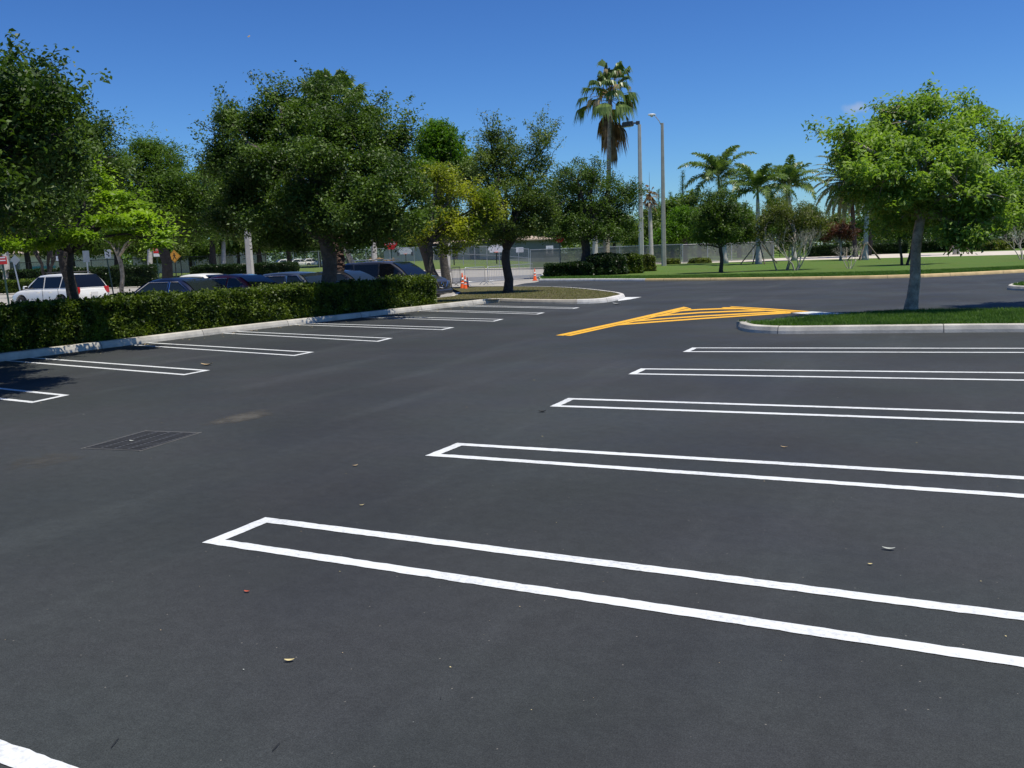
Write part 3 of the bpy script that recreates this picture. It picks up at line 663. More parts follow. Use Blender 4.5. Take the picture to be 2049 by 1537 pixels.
# ---- left: tall dark oak, the bright layered tree in front of it, the oak just outside the frame
tree('oak_tree', 'dark oak whose trunk stands just behind the slim bright-leaved tree', 'tree', 149, 25.5,
     [(60, 420, 110, 60), (150, 360, 75, 70), (100, 300, 80, 60), (185, 370, 50, 50), (200, 300, 28, 26), (110, 440, 90, 40), (20, 350, 100, 80), (225, 345, 22, 20), (180, 270, 22, 26)],
     M['oak'], M['bark_dk'], .17, 2.4, 900, 62, .32, .1, .5, (120, .9, 30, .09, .35), limbs=14)
tree('oak_tree', 'tall dark green oak filling the left edge, overhanging the first parking lines', 'tree', -420, 16.5,
     [(-50, 240, 110, 70, -2.), (40, 215, 62, 50, -2.5), (20, 330, 100, 70, -1.5), (-120, 350, 160, 90, -2.5), (60, 410, 90, 45, 1.), (-40, 430, 110, 40, 0), (100, 300, 50, 60, 2.5), (120, 370, 50, 50, 3.5), (60, 178, 22, 22, -1), (-10, 180, 40, 30, -1), (90, 240, 40, 50, 1), (-260, 290, 200, 120, -1), (-420, 320, 250, 130), (-120, 440, 120, 40, -4), (-60, 320, 90, 60, -4.2), (20, 450, 60, 24, 3.5), (150, 330, 45, 45, 5), (110, 430, 50, 25, 5), (50, 300, 60, 55, -3.6), (105, 215, 40, 40, -3.2), (10, 215, 60, 50, -4), (120, 340, 36, 40, -2.5), (-40, 380, 100, 50, -4.5)],
     M['oak'], M['bark_dk'], .25, 2.0, 1900, 58, .28, .095, .5, (200, .6, 30, .065, .35), limbs=18)
tree('layered_tree', 'tree with layered bright lime leaves and slim dark trunk behind the long hedge', 'tree', 163, 20.8,
     [(30, 492, 60, 15, -1.6), (95, 487, 44, 13, -2.2), (150, 474, 34, 12, -2.2), (5, 470, 40, 16), (238, 396, 36, 17, -.8), (195, 372, 26, 16), (270, 436, 40, 15, -1.2), (312, 468, 30, 15, -1.), (225, 442, 44, 12, -1.6), (188, 356, 14, 12), (318, 488, 22, 9, -1.4), (250, 470, 50, 12, -.6), (260, 415, 34, 12, 1.)],
     M['bright'], M['bark_dk'], .078, 2.3, 260, 62, .2, .11, .5, (36, .35, 14, .1, .2), droop=.3, limbs=12, flat=.35, updir=1.0, fill=.15)
tree('feathery_tree', 'broad feathery green tree behind the parked cars, left of the big oak', 'tree', 337, 50,
     [(300, 330, 75, 48), (250, 370, 60, 55), (350, 375, 75, 55), (300, 420, 105, 55), (215, 335, 40, 35), (390, 400, 60, 60), (410, 450, 50, 45), (180, 420, 60, 60), (300, 300, 40, 24)],
     M['feather'], M['bark_dk'], .3, 3.4, 1100, 60, .5, .17, .35, (60, .8, 20, .2), limbs=12, droop=.2)
# ---- big central oak
tree('oak_tree', 'large spreading dark green oak standing in the hedge, thick forked trunk', 'tree', 650, 29.5,
     [(500, 290, 80, 70, 1.), (560, 250, 66, 60, .5), (640, 255, 80, 70), (740, 290, 80, 66, -.8), (600, 340, 130, 80, 1), (480, 370, 80, 66, 1.5), (760, 360, 75, 80, -1.2), (440, 320, 36, 46, 1), (690, 420, 110, 60, -1), (540, 430, 100, 50, 1), (800, 275, 28, 36, -1), (450, 440, 55, 40, 1.5), (775, 440, 60, 45, -1.6), (560, 200, 20, 30, .5), (640, 210, 34, 30), (740, 240, 26, 26, -.5), (460, 240, 26, 26, 1), (700, 205, 24, 26),
      (590, 400, 60, 50, -1.6), (700, 390, 60, 50, -2.4), (540, 330, 50, 46, -1), (740, 340, 55, 50, -2.4), (630, 320, 60, 50, -2.4), (660, 260, 50, 42, -1.6), (785, 476, 26, 12, .5), (560, 478, 50, 20, 0), (740, 474, 60, 20, -2), (640, 455, 50, 18, -2), (700, 486, 36, 12, -1.5), (600, 490, 36, 12, -.5), (830, 400, 26, 50, -2), (520, 445, 50, 34, -1), (470, 400, 40, 36, .2), (500, 350, 46, 40, -.4), (760, 400, 50, 46, -3.2), (832, 445, 32, 26, -3), (700, 440, 50, 30, -3.2)],
     M['oak'], M['bark'], .245, 2.3, 2800, 66, .33, .1, .55, (260, .8, 30, .08, .45), limbs=18, base=(-17.95, 22.9, .1), multi=1)
# ---- trees behind the oak
tree('round_tree', 'mid green rounded tree peeking out right of the large oak', 'tree', 893, 52,
     [(870, 290, 48, 45), (905, 300, 34, 34), (860, 340, 50, 50), (925, 330, 26, 40), (885, 262, 20, 22)], M['lime'], M['bark'], .25, 3.2, 420, 52, .42, .16, .5, (30, .5, 16))
tree('background_oak', 'dark tree leaning between the yellow-leaved tree and the kerbside oak', 'tree', 882, 48,
     [(900, 380, 45, 50), (940, 350, 30, 45), (880, 440, 60, 40), (920, 470, 60, 25), (830, 450, 50, 35)], M['oak2'], M['bark_dk'], .27, 3.0, 420, 52, .4, .13, .5, (30, .5, 18), lean=(-.9, -.7))
tree('yellowing_tree', 'thin tree with yellow and lime leaves at the end of the hedge', 'tree', 863, 33.5,
     [(880, 350, 40, 26), (920, 385, 42, 30), (965, 400, 38, 30), (990, 430, 30, 20), (865, 400, 40, 35), (850, 440, 45, 35), (910, 450, 60, 32), (840, 380, 24, 30), (960, 450, 34, 20), (900, 500, 40, 12), (840, 470, 50, 24), (800, 440, 30, 30), (940, 480, 40, 16)],
     M['yellowing'], M['bark'], .1, 2.35, 420, 44, .26, .1, .55, (60, .4, 18), limbs=11, fill=.4)
tree('kerbside_oak', 'slender dark-trunked oak on the grassy nose island', 'tree', 1017, 39.6,
     [(1000, 310, 45, 42), (1045, 330, 55, 55), (1085, 320, 32, 50), (980, 350, 40, 50), (1030, 400, 85, 60), (970, 420, 40, 45), (1075, 420, 50, 55), (1030, 460, 75, 30), (985, 275, 18, 22), (1090, 280, 16, 25), (1000, 480, 50, 18)],
     M['oak2'], M['bark_dk'], .2, 2.0, 850, 56, .33, .1, .5, (130, .8, 26, .07, .45), limbs=14)
tree('background_oak', 'wide dark oak over the clipped bushes, left of the concrete pole', 'tree', 1172, 66.5,
     [(1150, 365, 55, 35), (1200, 390, 60, 50), (1240, 410, 45, 50), (1130, 410, 50, 50), (1170, 440, 70, 40), (1240, 450, 40, 32), (1115, 455, 40, 30), (1190, 470, 80, 20), (1180, 345, 30, 22), (1265, 395, 20, 35), (1118, 468, 26, 14, -1.)],
     M['oak'], M['bark_dk'], .34, 3.0, 900, 56, .5, .16, .5, (70, .9, 24, .12, .4), limbs=14)

# ------------------------------------------------------------------ palms
def frond_pinnate(root_v, az, elev, L, nl=34, ll=.55, droop=1., gw=.035, V=None, F=None, mb=None, vshape=.55):
    """arching rachis with leaflets; appends to V,F lists"""
    h = np.array([math.cos(az), math.sin(az), 0]); P = []; p = np.array(root_v, float); e = elev; n = 12; st = L/n
    for i in range(n+1):
        P.append(p.copy()); p = p+(h*math.cos(e)+np.array([0, 0, math.sin(e)]))*st; e -= droop*1.75/n*(.4+1.2*i/n)
    P = np.array(P); side = np.array([-h[1], h[0], 0])
    mb.tube(P, [max(.006, .03*(1-i/n)) for i in range(n+1)], 4, cap=False)
    for k in range(nl):
        t = .14+.85*k/nl; i = min(n-1, int(t*n)); q = P[i]+(P[i+1]-P[i])*(t*n-i); tg = P[i+1]-P[i]; tg /= np.linalg.norm(tg)
        up = np.cross(side, tg); up = up if up[2] > 0 else -up
        l = ll*math.sin(math.pi*min(1, .18+t*.86))**.6*random.uniform(.85, 1.1)
        for s in (-1, 1):
            dr_ = side*s*.85+tg*.55+up*(vshape*random.uniform(-.3, 1))
            dr_ /= np.linalg.norm(dr_); m = q+dr_*l*.55; tip = m+(dr_*.6+np.array([0, 0, -.55*droop]))*l*.5
            wv = tg*gw*.5*random.uniform(.8, 1.3); o = len(V)
            V += [q-wv, q+wv, m+wv, m-wv, tip]; F += [(o, o+1, o+2, o+3), (o+3, o+2, o+4, o+4)]
def fan_frond(hub, az, elev, pet, r, V, F, mb, nseg=22, droop=.5, span=2.6, close=1.):
    h = np.array([math.cos(az), math.sin(az), 0]); p0 = np.array(hub, float); d = h*math.cos(elev)+np.array([0, 0, math.sin(elev)])
    p1 = p0+d*pet*.5; d2 = d+np.array([0, 0, -.25]); d2 /= np.linalg.norm(d2); p2 = p1+d2*pet*.5; mb.tube([p0, p1, p2], [.03, .02, .014], 4, cap=False)
    side = np.array([-h[1], h[0], 0]); up = np.cross(side, d2); up = up if up[2] > 0 else -up
    for k in range(nseg):
        a = (k/(nseg-1)-.5)*span*close; dr_ = d2*math.cos(a)+side*math.sin(a)+up*.08*math.cos(a*2); dr_ /= np.linalg.norm(dr_)
        l = r*random.uniform(.85, 1.1)*(1-.2*abs(a)/1.6); wv = np.cross(dr_, up); wv = wv/max(1e-6, np.linalg.norm(wv))*r*.058
        a1 = p2+dr_*l*.25; a2 = p2+dr_*l*.6+np.array([0, 0, -.05*droop*l]); a3 = a2+(dr_*.35+np.array([0, 0, -.42*droop*random.uniform(.6, 1.5)]))*l*.7
        o = len(V); V += [p2, a1-wv*.7, a1+wv*.7, a2-wv, a2+wv, a3]; F += [(o, o+1, o+2, o+2), (o+1, o+3, o+4, o+2), (o+3, o+5, o+4, o+4)]
def fix(F): return [f if f[2] != f[3] else f[:3] for f in F]
def vf_mesh(name, V, F, m, root):
    me = bpy.data.meshes.new(name); me.from_pydata([tuple(map(float, p)) for p in V], [], fix(F)); me.materials.append(m); me.update(); return link(bpy.data.objects.new(name, me), root)
def trunk_palm(root, H, prof, m, n=14, lean=(0, 0), sides=12, name='trunk'):
    mb = MB(); P = []; rr = []
    for i in range(n+1):
        t = i/n; P.append((lean[0]*t, lean[1]*t, H*t-(.1 if i == 0 else 0))); rr.append(float(np.interp(t, [a for a, b in prof], [b for a, b in prof]))*(1+.03*(i % 2)))
    mb.tube(P, rr, sides); return mb.build(name, m, root, smooth=True)
# tall fan palm
b = foot(1214, 76); D9 = 76; k9 = D9/FPX
pm = empty('fan_palm', b, 'tall shaggy fan palm rising above the trees, with dead hanging fronds', 'palm tree')
hub = at(1221, 192, D9)-b; lean = hub[:2]
trunk_palm(pm, hub[2], [(0, .3), (.1, .22), (1, .17)], M['bark_gray'], lean=lean)
V = []; F = []; mb = MB(); V2 = []; F2 = []
for i in range(33):
    az = i*2.39996+.4; el = 1.45-1.75*(i/33)**1.1+random.uniform(-.25, .25); fan_frond(hub+np.array([0, 0, .5-.9*i/33]), az, el, random.uniform(.9, 2.1), random.uniform(1.2, 1.75), V, F, mb, droop=.8+1.1*(i/33)+random.uniform(0, .5), close=random.uniform(.6, 1))
vf_mesh('fronds', V, F, M['palm'], pm); V = []; F = []
for i in range(20):
    az = i*2.39996; fan_frond(hub+np.array([0, 0, -.3-1.9*(i/20)]), az, random.uniform(-1.45, -.6), random.uniform(.7, 1.9), random.uniform(1.0, 2.1), V, F, mb, nseg=11, droop=2., close=random.uniform(.15, .4))
for i in range(15):
    az = i*1.1+2; fan_frond(hub+np.array([0, 0, .2]), az, random.uniform(-.4, 1.1), random.uniform(1.2, 2.2), random.uniform(.6, 1.2), V2, F2, mb, nseg=7, droop=2.4, close=.3)
vf_mesh('dead_fronds', V, F, M['dead'], pm); vf_mesh('straw_fronds', V2, F2, M['straw'], pm); mb.build('leaf_stalks', M['dead'], pm)
def royal(label, u, d, hubpx, trunk_r, fr, seed, L=3.0, group='royal palms beyond the lawn', z0=0., m=None, spear=True, mtr=None):
    random.seed(seed); b = foot(u, d, z0); r = empty('royal_palm', b, label, 'palm tree', group); hub = at(hubpx[0], hubpx[1], d)-b; H = hub[2]
    trunk_palm(r, H-.9, [(0, trunk_r*1.9), (.08, trunk_r*1.45), (.3, trunk_r), (.7, trunk_r*1.05), (1, trunk_r*.75)], mtr or M['palm_trunk'], lean=hub[:2]*.9)
    mb = MB(); mb.tube([(*(hub[:2]*.9), H-1.0), (*hub[:2], H-.4), (*hub[:2], H+.1)], [trunk_r*.75, trunk_r*.62, .05], 8); mb.build('crownshaft', M['crownshaft'], r, smooth=True)
    V = []; F = []; ms = MB()
    for i in range(fr):
        az = i*2.39996+seed; el = 1.35-1.45*(i/fr)+random.uniform(-.12, .12); frond_pinnate((*hub[:2], H), az, el, L*random.uniform(.85, 1.1), 84, .2*L+.1, .8+.25*(i/fr), .085, V, F, ms, .8)
    vf_mesh('fronds', V, F, m or M['palm'], r)
    if spear: ms.tube([(*hub[:2], H), (hub[0], hub[1], H+1.3*L/3)], [.03, .006], 4)
    ms.build('leaf_stalks', M['crownshaft'], r)
    return r
royal('royal palm with lifted dark fronds, rising behind the small round oak', 1452, 92, (1438, 356), .19, 18, 1, 4.6)
royal('royal palm held by wooden braces, standing between the small oak and the twiggy shrub', 1518, 84, (1516, 380), .2, 17, 3, 3.9)
royal('royal palm behind the olive shrub, right of the braced palm', 1590, 96, (1578, 376), .18, 19, 5, 4.3)
royal('braced royal palm left of the trunk of the big lime tree, crown mostly hidden', 1731, 85, (1735, 400), .2, 11, 8, 2.6)
royal('royal palm with swollen pale base and braces, right of the big lime tree trunk', 1914, 96, (1905, 360), .22, 11, 9, 3.2)
def date_palm(label, u, d, hubpx, seed, L=3.6, n=62):
    random.seed(seed); b = foot(u, d); r = empty('date_palm', b, label, 'palm tree', 'date palms behind the path'); hub = at(hubpx[0], hubpx[1], d)-b; H = hub[2]
    trunk_palm(r, H, [(0, .34), (.1, .26), (.8, .25), (1, .36)], M['bark_dk'], lean=hub[:2]); V = []; F = []; ms = MB(); V2 = []; F2 = []
    for i in range(n):
        az = i*2.39996+seed; el = 1.2-1.9*(i/n); frond_pinnate((*hub[:2], H), az, el, L*random.uniform(.85, 1.1), 64, .62, .85, .1, V, F, ms, .3)
    for i in range(12): frond_pinnate((*hub[:2], H-.3), i*2.4, random.uniform(-1.4, -.8), L*.7, 30, .4, .3, .09, V2, F2, ms, .1)
    vf_mesh('fronds', V, F, M['palm_gray'], r); vf_mesh('dead_fronds', V2, F2, M['dead'], r); ms.build('leaf_stalks', M['dead'], r); return r
date_palm('grey-green date palm with hanging brown fronds, left of the big lime tree', 1712, 106, (1702, 365), 2, 5.6, 80)
date_palm('date palm mostly hidden behind the big lime tree', 1738, 112, (1755, 385), 6, 3.6, 40)
b = foot(1304, 104); r = empty('topless_palm', b, 'pale palm trunk topped by brown stubs between the two tall lamp poles', 'palm tree')
hub = at(1300, 408, 104)-b; trunk_palm(r, hub[2], [(0, .3), (.2, .26), (1, .2)], M['palm_trunk'], lean=hub[:2])
V = []; F = []; ms = MB()
for i in range(26): fan_frond(hub+np.array([0, 0, .3+i*.05]), i*2.4, random.uniform(-1.2, 1.4), .5, .9, V, F, ms, nseg=7, droop=1.4, close=.4)
vf_mesh('dead_fronds', V, F, M['dead'], r); ms.tube([hub, hub+np.array([0, 0, 3.6])], [.05, .01], 5); ms.build('leaf_stalks', M['dead'], r)
# red-brown shaggy palm trunk beside the oak and small dead palm clump
b = foot(672, 37); r = empty('boot_palm', b, 'palm with rough red-brown trunk, just right of the big oak trunk', 'palm tree'); hub = at(668, 240, 37)-b
mb = MB(); nr = 90; k_ = 16; VV = []; FF = []
for i in range(nr):
    t = i/(nr-1); rr = float(np.interp(t, [0, .08, .25, 1], [.42, .38, .33, .28]))
    for j in range(k_): a_ = 2*math.pi*j/k_; q_ = rr*(1+random.uniform(-.14, .2)+.1*math.sin(i*1.9+j*2)); VV.append((hub[0]*t+math.cos(a_)*q_, hub[1]*t+math.sin(a_)*q_, hub[2]*t))
for i in range(nr-1):
    for j in range(k_): FF.append((i*k_+j, i*k_+(j+1) % k_, (i+1)*k_+(j+1) % k_, (i+1)*k_+j))
mb.add(VV, FF); mb.build('trunk', M['bark_red'], r)
V = []; F = []; ms = MB()
for i in range(26): fan_frond(hub+np.array([0, 0, .3]), i*2.4, 1.3-1.6*i/26, 1.1, 1.1, V, F, ms, droop=.8)
vf_mesh('fronds', V, F, M['palm'], r); ms.build('leaf_stalks', M['dead'], r)
b = foot(765, 98, .7); r = empty('dying_palm_clump', b, 'low clump of rusty palm fronds beyond the dark SUV roof', 'plant'); V = []; F = []; ms = MB()
for i in range(16): fan_frond((0, 0, .3), i*2.4, random.uniform(.1, .9), 1.1, 1.0, V, F, ms, nseg=8, droop=1.2, close=.6)
vf_mesh('dead_fronds', V, F, M['dead'], r); ms.build('leaf_stalks', M['dead'], r)

# ------------------------------------------------------------------ lawn trees on the right
tree('small_oak', 'small round dark oak on the lawn, left of the braced palm', 'tree', 1443, 60,
     [(1442, 410, 42, 34), (1420, 440, 40, 36), (1468, 440, 38, 38), (1440, 470, 52, 26), (1410, 475, 30, 16), (1480, 470, 26, 20)], M['oak'], M['bark_dk'], .13, 1.8, 520, 55, .34, .13, .5, (70, .4, 20, .08), limbs=10)
tree('dome_tree', 'bright lime domed tree behind the fence between lamp pole and small oak', 'tree', 1372, 116,
     [(1368, 445, 42, 36), (1350, 470, 32, 26), (1395, 465, 34, 28), (1325, 480, 34, 22)], M['lime'], M['bark_dk'], .3, 2.6, 420, 50, .55, .26, .55, (20, .4, 12))
tree('olive_shrub_tree', 'twiggy crape myrtle with yellow-olive leaves and many pale stems', 'tree', 1568, 60,
     [(1570, 430, 55, 38), (1530, 450, 30, 24), (1610, 445, 45, 35), (1590, 470, 60, 26), (1520, 475, 24, 20), (1640, 455, 30, 26)], M['olive'], M['bark_gray'], .075, 1.9, 420, 46, .42, .12, .5, (70, .5, 16), fill=.6, limbs=26, multi=3)
tree('bronze_tree', 'small tree with dark red-bronze leaves, right of the twiggy myrtle', 'tree', 1682, 88,
     [(1670, 462, 30, 22), (1650, 472, 26, 16), (1695, 468, 24, 20)], M['bronze'], M['bark_gray'], .12, 1.7, 200, 42, .4, .15, .45, (30, .4, 14), limbs=8)
tree('staked_tree', 'dense dark green tree with twin dark stems behind the big lime tree', 'tree', 1808, 62,
     [(1800, 440, 60, 45), (1840, 450, 60, 40), (1790, 470, 45, 22), (1880, 430, 50, 45), (1820, 400, 60, 40)], M['oak'], M['bark_dk'], .12, 1.9, 420, 52, .36, .13, .5, (20, .4, 16), multi=2)
def bare(label, u, d, h, stems, seed, spread=.9):
    random.seed(seed); b = foot(u, d, .1); r = empty('bare_shrub', b, label, 'shrub', 'pale leafless shrubs on the lawn'); mb = MB()
    def grow(p, dr_, l, rad, lv):
        q = p+dr_*l; m = (p+q)/2+np.array([random.gauss(0, .06)*l for _ in range(3)]); mb.tube([p, m, q], [rad, rad*.8, rad*.6], 5, cap=False)
        if lv:
            for _ in range(random.choice((2, 3))):
                n = dr_+np.array([random.gauss(0, .38), random.gauss(0, .38), random.gauss(.12, .2)]); n /= np.linalg.norm(n); grow(q, n, l*random.uniform(.6, .85), rad*.58, lv-1)
    for s in range(stems):
        a = s*2*math.pi/stems+random.uniform(-.3, .3); n = np.array([math.cos(a)*spread*.6, math.sin(a)*spread*.6, 1]); n /= np.linalg.norm(n)
        grow(np.array([math.cos(a)*.08, math.sin(a)*.08, -.05]), n, h*.33, .05*h/2.6, 5)
    mb.build('stems', M['bark_lt'], r, smooth=True); return r
bare('tall pale leafless stems in front of the olive myrtle', 1592, 59, 2.9, 5, 4, 1.0)
bare('low pale leafless shrub between the myrtle and the big lime tree trunk', 1700, 58.5, 1.7, 4, 6)
bare('leafless stems at the right edge of the lawn', 2044, 66, 2.6, 4, 9)
# the big lime-green tree on the right island
def scar(mb, b): pass
tree('lime_tree', 'big domed tree with drooping lime-green leaves and pale trunk on the right island', 'tree', 1822, 20.9,
     [(1850, 258, 105, 66), (1770, 290, 85, 48), (1935, 290, 95, 70), (1840, 330, 150, 75), (1720, 300, 60, 36), (1675, 272, 34, 20, -.5), (1740, 345, 75, 32, -.8), (1990, 350, 75, 70), (1900, 400, 120, 60, -.6), (1790, 405, 75, 45, -.5), (1960, 440, 85, 50, -.4), (1925, 232, 44, 30), (1845, 212, 40, 26), (1910, 480, 40, 34, -1.0), (1700, 320, 35, 25), (1780, 455, 50, 30, .6), (1850, 430, 90, 40, .8), (2010, 300, 45, 40), (1990, 420, 70, 50, -.8), (1930, 480, 50, 28, -1.2), (1720, 385, 45, 30, .3), (1880, 340, 80, 60, -1.2), (1790, 250, 60, 40, .5), (1950, 380, 60, 40, -1.2)],
     M['spring'], M['bark_gray'], .118, 2.25, 980, 50, .225, .118, .42, (130, .35, 22, .09, .1), droop=.7, limbs=20, updir=.55, lean=(.16, .08), base=foot(1822, 20.9, .12), fill=.12, flat=.6)
tree('lime_tree', 'lime-green tree at the right edge, only its left side inside the photo', 'tree', 2190, 22.5,
     [(2060, 310, 50, 50), (2090, 380, 75, 70), (2160, 330, 120, 90), (2140, 420, 110, 60), (2065, 430, 40, 30)], M['spring'], M['bark_gray'], .16, 2.0, 420, 46, .24, .115, .42, (40, .35, 18), droop=.9)
# background trees: one prototype per kind, copied
def bgtree(seed, lobes, m, H, name):
    root = empty(name, (0, -50, -50), 'x', 'tree')
    P, cl = crown_pts(lobes, 420, 42, .75, .2); npmesh('crown', leaf_quads(P, .34, .55), np.arange(len(P)*4).reshape(-1, 4), m, root)
    mb = MB(); mb.tube([(0, 0, -.2), (.1, 0, H*.2), (0, .1, H*.45)], [.35, .28, .2], 8)
    for l in lobes: limb(mb, (0, .1, H*.4), l[:3], .16, .04, 4)
    mb.build('trunk', M['bark_dk'], root, smooth=True); return root
protoA = bgtree(1, [(0, 0, 6, 3.2, 3.2, 2.2), (2, 1, 5, 2.4, 2.4, 1.8), (-2, -1, 5, 2.6, 2.4, 1.9), (0, 1, 8, 2, 2, 1.5), (1, -2, 4.3, 2.4, 2, 1.4), (-2, 2, 4, 2, 2, 1.4)], M['oak2'], 9, 'background_tree')
protoB = bgtree(2, [(0, 0, 5, 3.4, 3, 2.4), (2.4, 0, 4.4, 2, 2.4, 2), (-2.2, 1, 4.2, 2.4, 2, 2), (0, -1, 7, 2.2, 2, 1.4)], M['feather'], 8, 'background_tree')
spots = [(-60, 92, 1.25, 'A'), (60, 100, 1.2, 'B'), (150, 108, 1.15, 'A'), (240, 98, 1.1, 'B'), (430, 96, 1.2, 'A'), (520, 118, 1.3, 'B'), (580, 106, 1.05, 'A'), (700, 150, 1.35, 'B'), (790, 165, 1.3, 'A'), (870, 185, 1.2, 'B'), (960, 190, 1.15, 'A'),
         (1040, 175, 1.1, 'B'), (1120, 165, 1.05, 'A'), (1230, 150, 1.0, 'B'), (1290, 132, .95, 'A'), (1345, 160, 1.3, 'B'), (1400, 150, 1.1, 'A'), (1480, 142, 1.1, 'B'), (1545, 150, 1.0, 'A'), (1620, 165, .95, 'B'), (1680, 160, .85, 'A'), (1740, 150, .9, 'B'), (1800, 142, .9, 'A'), (1870, 150, 1.0, 'B'),
         (1940, 138, 1.0, 'A'), (2010, 150, 1.1, 'B'), (2090, 140, 1.1, 'A'), (385, 118, .8, 'B'), (480, 122, .85, 'A'), (330, 112, .75, 'A'), (640, 140, .9, 'A')]
places = ['at the far left edge', 'behind the white SUV, left', 'behind the white SUV bonnet end', 'behind the thin trunk right of the white SUV', 'left of the pale lamp pole', 'right of the pale lamp pole', 'behind the big oak, left of its trunk', 'beyond the schoolyard behind the big oak trunk', 'beyond the stop sign',
          'beyond the yellow-leaved tree', 'beyond the ball court, left', 'beyond the ball court, right', 'beyond the fence gate', 'behind the clipped bushes', 'behind the shoebox lamp pole', 'right of the tall lamp pole', 'behind the lime dome', 'behind the small oak', 'behind the braced palm', 'behind the twiggy myrtle',
          'behind the bronze tree', 'behind the date palms', 'behind the big lime tree trunk', 'right of the big lime tree trunk', 'near the right edge, left one', 'near the right edge, middle one', 'at the right edge', 'low behind the crossing sign', 'low beside the pale lamp pole', 'low behind the thick grey trunk', 'low over the distant white cars']
used = set()
for i, (u, d, s, k) in enumerate(spots):
    pr = protoA if k == 'A' else protoB
    o = pr if k not in used else copy_tree(pr); used.add(k)
    o.location = Vector([float(a) for a in foot(u, d, .3 if u < 1000 else 0)]); o.rotation_euler = (0, 0, i*1.3); o.scale = (s, s, s*(1+.12*math.sin(i*2.1)))
    o['label'] = ('dark ' if k == 'A' else 'mid green ')+'background tree '+places[i]; o['category'] = 'tree'; o['group'] = 'trees along the far boundary'
def woods(label, us, d, h, n, m):
    P = []
    for _ in range(n//40):
        u = rng.uniform(*us); b = foot(u, d*rng.uniform(.97, 1.1), 0); hh = h*(.82+.12*math.sin(u*.013)+.12*math.sin(u*.041+1)+rng.uniform(-.1, .1)); P.append(b+np.array([0, 0, rng.random()**.7*hh])+rng.normal(0, 1, (40, 3))*np.array([1.1, 1.1, .8]))
    P = np.concatenate(P); P = P[P[:, 2] > 0]; o = npmesh('distant_woods', leaf_quads(P, .75, .6, .5), np.arange(len(P)*4).reshape(-1, 4), m); tag(o, label, kind='stuff')
woods('far-off woods beyond the schoolyard on the left', (-400, 1150), 205, 10, 60000, M['feather']); woods('far-off woods beyond the lawn on the right', (1100, 2350), 185, 7, 34000, M['oak2'])
# tall thin pines on the skyline
def pine(label, u, vtop, d, wpx, sh):
    b = foot(u, d); top = at(u, vtop, d)-b; H = top[2]; r = empty('casuarina_pine', b, label, 'tree', 'wispy pines on the skyline'); P = []
    mb = MB(); mb.tube([(0, 0, 0), (top[0]*.5, top[1]*.5, H*.5), top], [.3, .2, .03], 6)
    for i in range(90):
        t = .35+.65*rng.random(); a = rng.uniform(0, 6.28); l = wpx*d/FPX*(1.05-t)*1.3*rng.uniform(.5, 1.1)+.25; p0 = top*t; e = p0+np.array([math.cos(a)*l, math.sin(a)*l, l*.6]); mb.tube([p0, e], [.03, .01], 3, cap=False)
        s = rng.random((sh, 1)); P.append(p0+(e-p0)*s+rng.normal(0, .16, (sh, 3)))
    P = np.concatenate(P); npmesh('crown', leaf_quads(P, .32, .16, .1), np.arange(len(P)*4).reshape(-1, 4), M['feather'], r); mb.build('trunk', M['bark_dk'], r); return r
for n_, a in (('tall wispy pine on the skyline right of the tall lamp pole', (1366, 342, 190, 16, 26)), ('shorter wispy pine just left of the tall one', (1342, 385, 200, 16, 22)), ('wispy pine behind the tall lamp pole', (1318, 380, 205, 18, 22)), ('wispy pine tops behind the left fronds of the first royal palm', (1385, 385, 205, 14, 22))): pine(n_, *a)
# extra pale trunks of the left background
def post_trunk(label, u, d, vtop, r0, m, lean=0, z0=.2):
    b = foot(u, d, z0); t = at(u+lean, vtop, d)-b; r = empty('background_palm', b, label, 'palm tree', 'palms behind the far left hedge'); mb = MB(); mb.tube([(0, 0, -.2), t*.1, t*.5, t], [r0*1.4, r0*1.1, r0, r0*.8], 9); mb.build('trunk', m, r, smooth=True)
    V = []; F = []; ms = MB()
    for i in range(16): frond_pinnate(t, i*2.4, 1.2-1.7*i/16, 2.2, 22, .45, 1.1, .06, V, F, ms, .2)
    vf_mesh('fronds', V, F, M['palm'], r); ms.build('leaf_stalks', M['crownshaft'], r)
for a in (('palm with whitish trunk at the far left behind the low hedge', 14, 86, 440, .32, M['palm_trunk'], -6), ('palm with pale trunk left of the crossing sign', 300, 92, 430, .26, M['palm_trunk']), ('palm with pale trunk between crossing sign and lamp pole', 447, 96, 470, .24, M['palm_trunk']),
          ('palm with pale trunk behind the stop sign', 750, 100, 420, .3, M['palm_trunk'], -4), ('pale flared palm trunk behind the leaning tree', 897, 108, 430, .24, M['palm_trunk']), ('pale palm trunk behind the gate', 1191, 100, 420, .3, M['palm_trunk']), ('pale palm trunk above the clipped bushes', 1213, 104, 430, .34, M['bark_gray'])): post_trunk(*a)
for lb_, u, d, lbs in (('multi-trunk dark tree behind the roof of the white SUV', 92, 66, [(90, 470, 60, 25), (60, 450, 50, 30), (130, 455, 50, 30)]), ('thin reddish-trunked tree right of the white SUV', 248, 42, [(255, 478, 45, 18), (300, 470, 40, 20), (215, 470, 30, 20)])):
    tree('street_tree', lb_, 'tree', u, d, lbs, M['feather'], M['bark_dk'] if u < 100 else M['bark_gray'], .2 if u < 100 else .1, 2.4, 160, 40, .4, .15, .45, (10, .4, 10), multi=3 if u < 100 else 1)
tree('street_tree', 'slim leaning tree seen between the palm trunk and the dark SUV', 'tree', 710, 84, [(700, 440, 45, 30), (735, 455, 40, 25), (680, 450, 30, 22)], M['oak2'], M['bark_gray'], .24, 3.2, 200, 40, .5, .2, .5, (10, .4, 10), z0=.6, lean=(-.7, -.3))

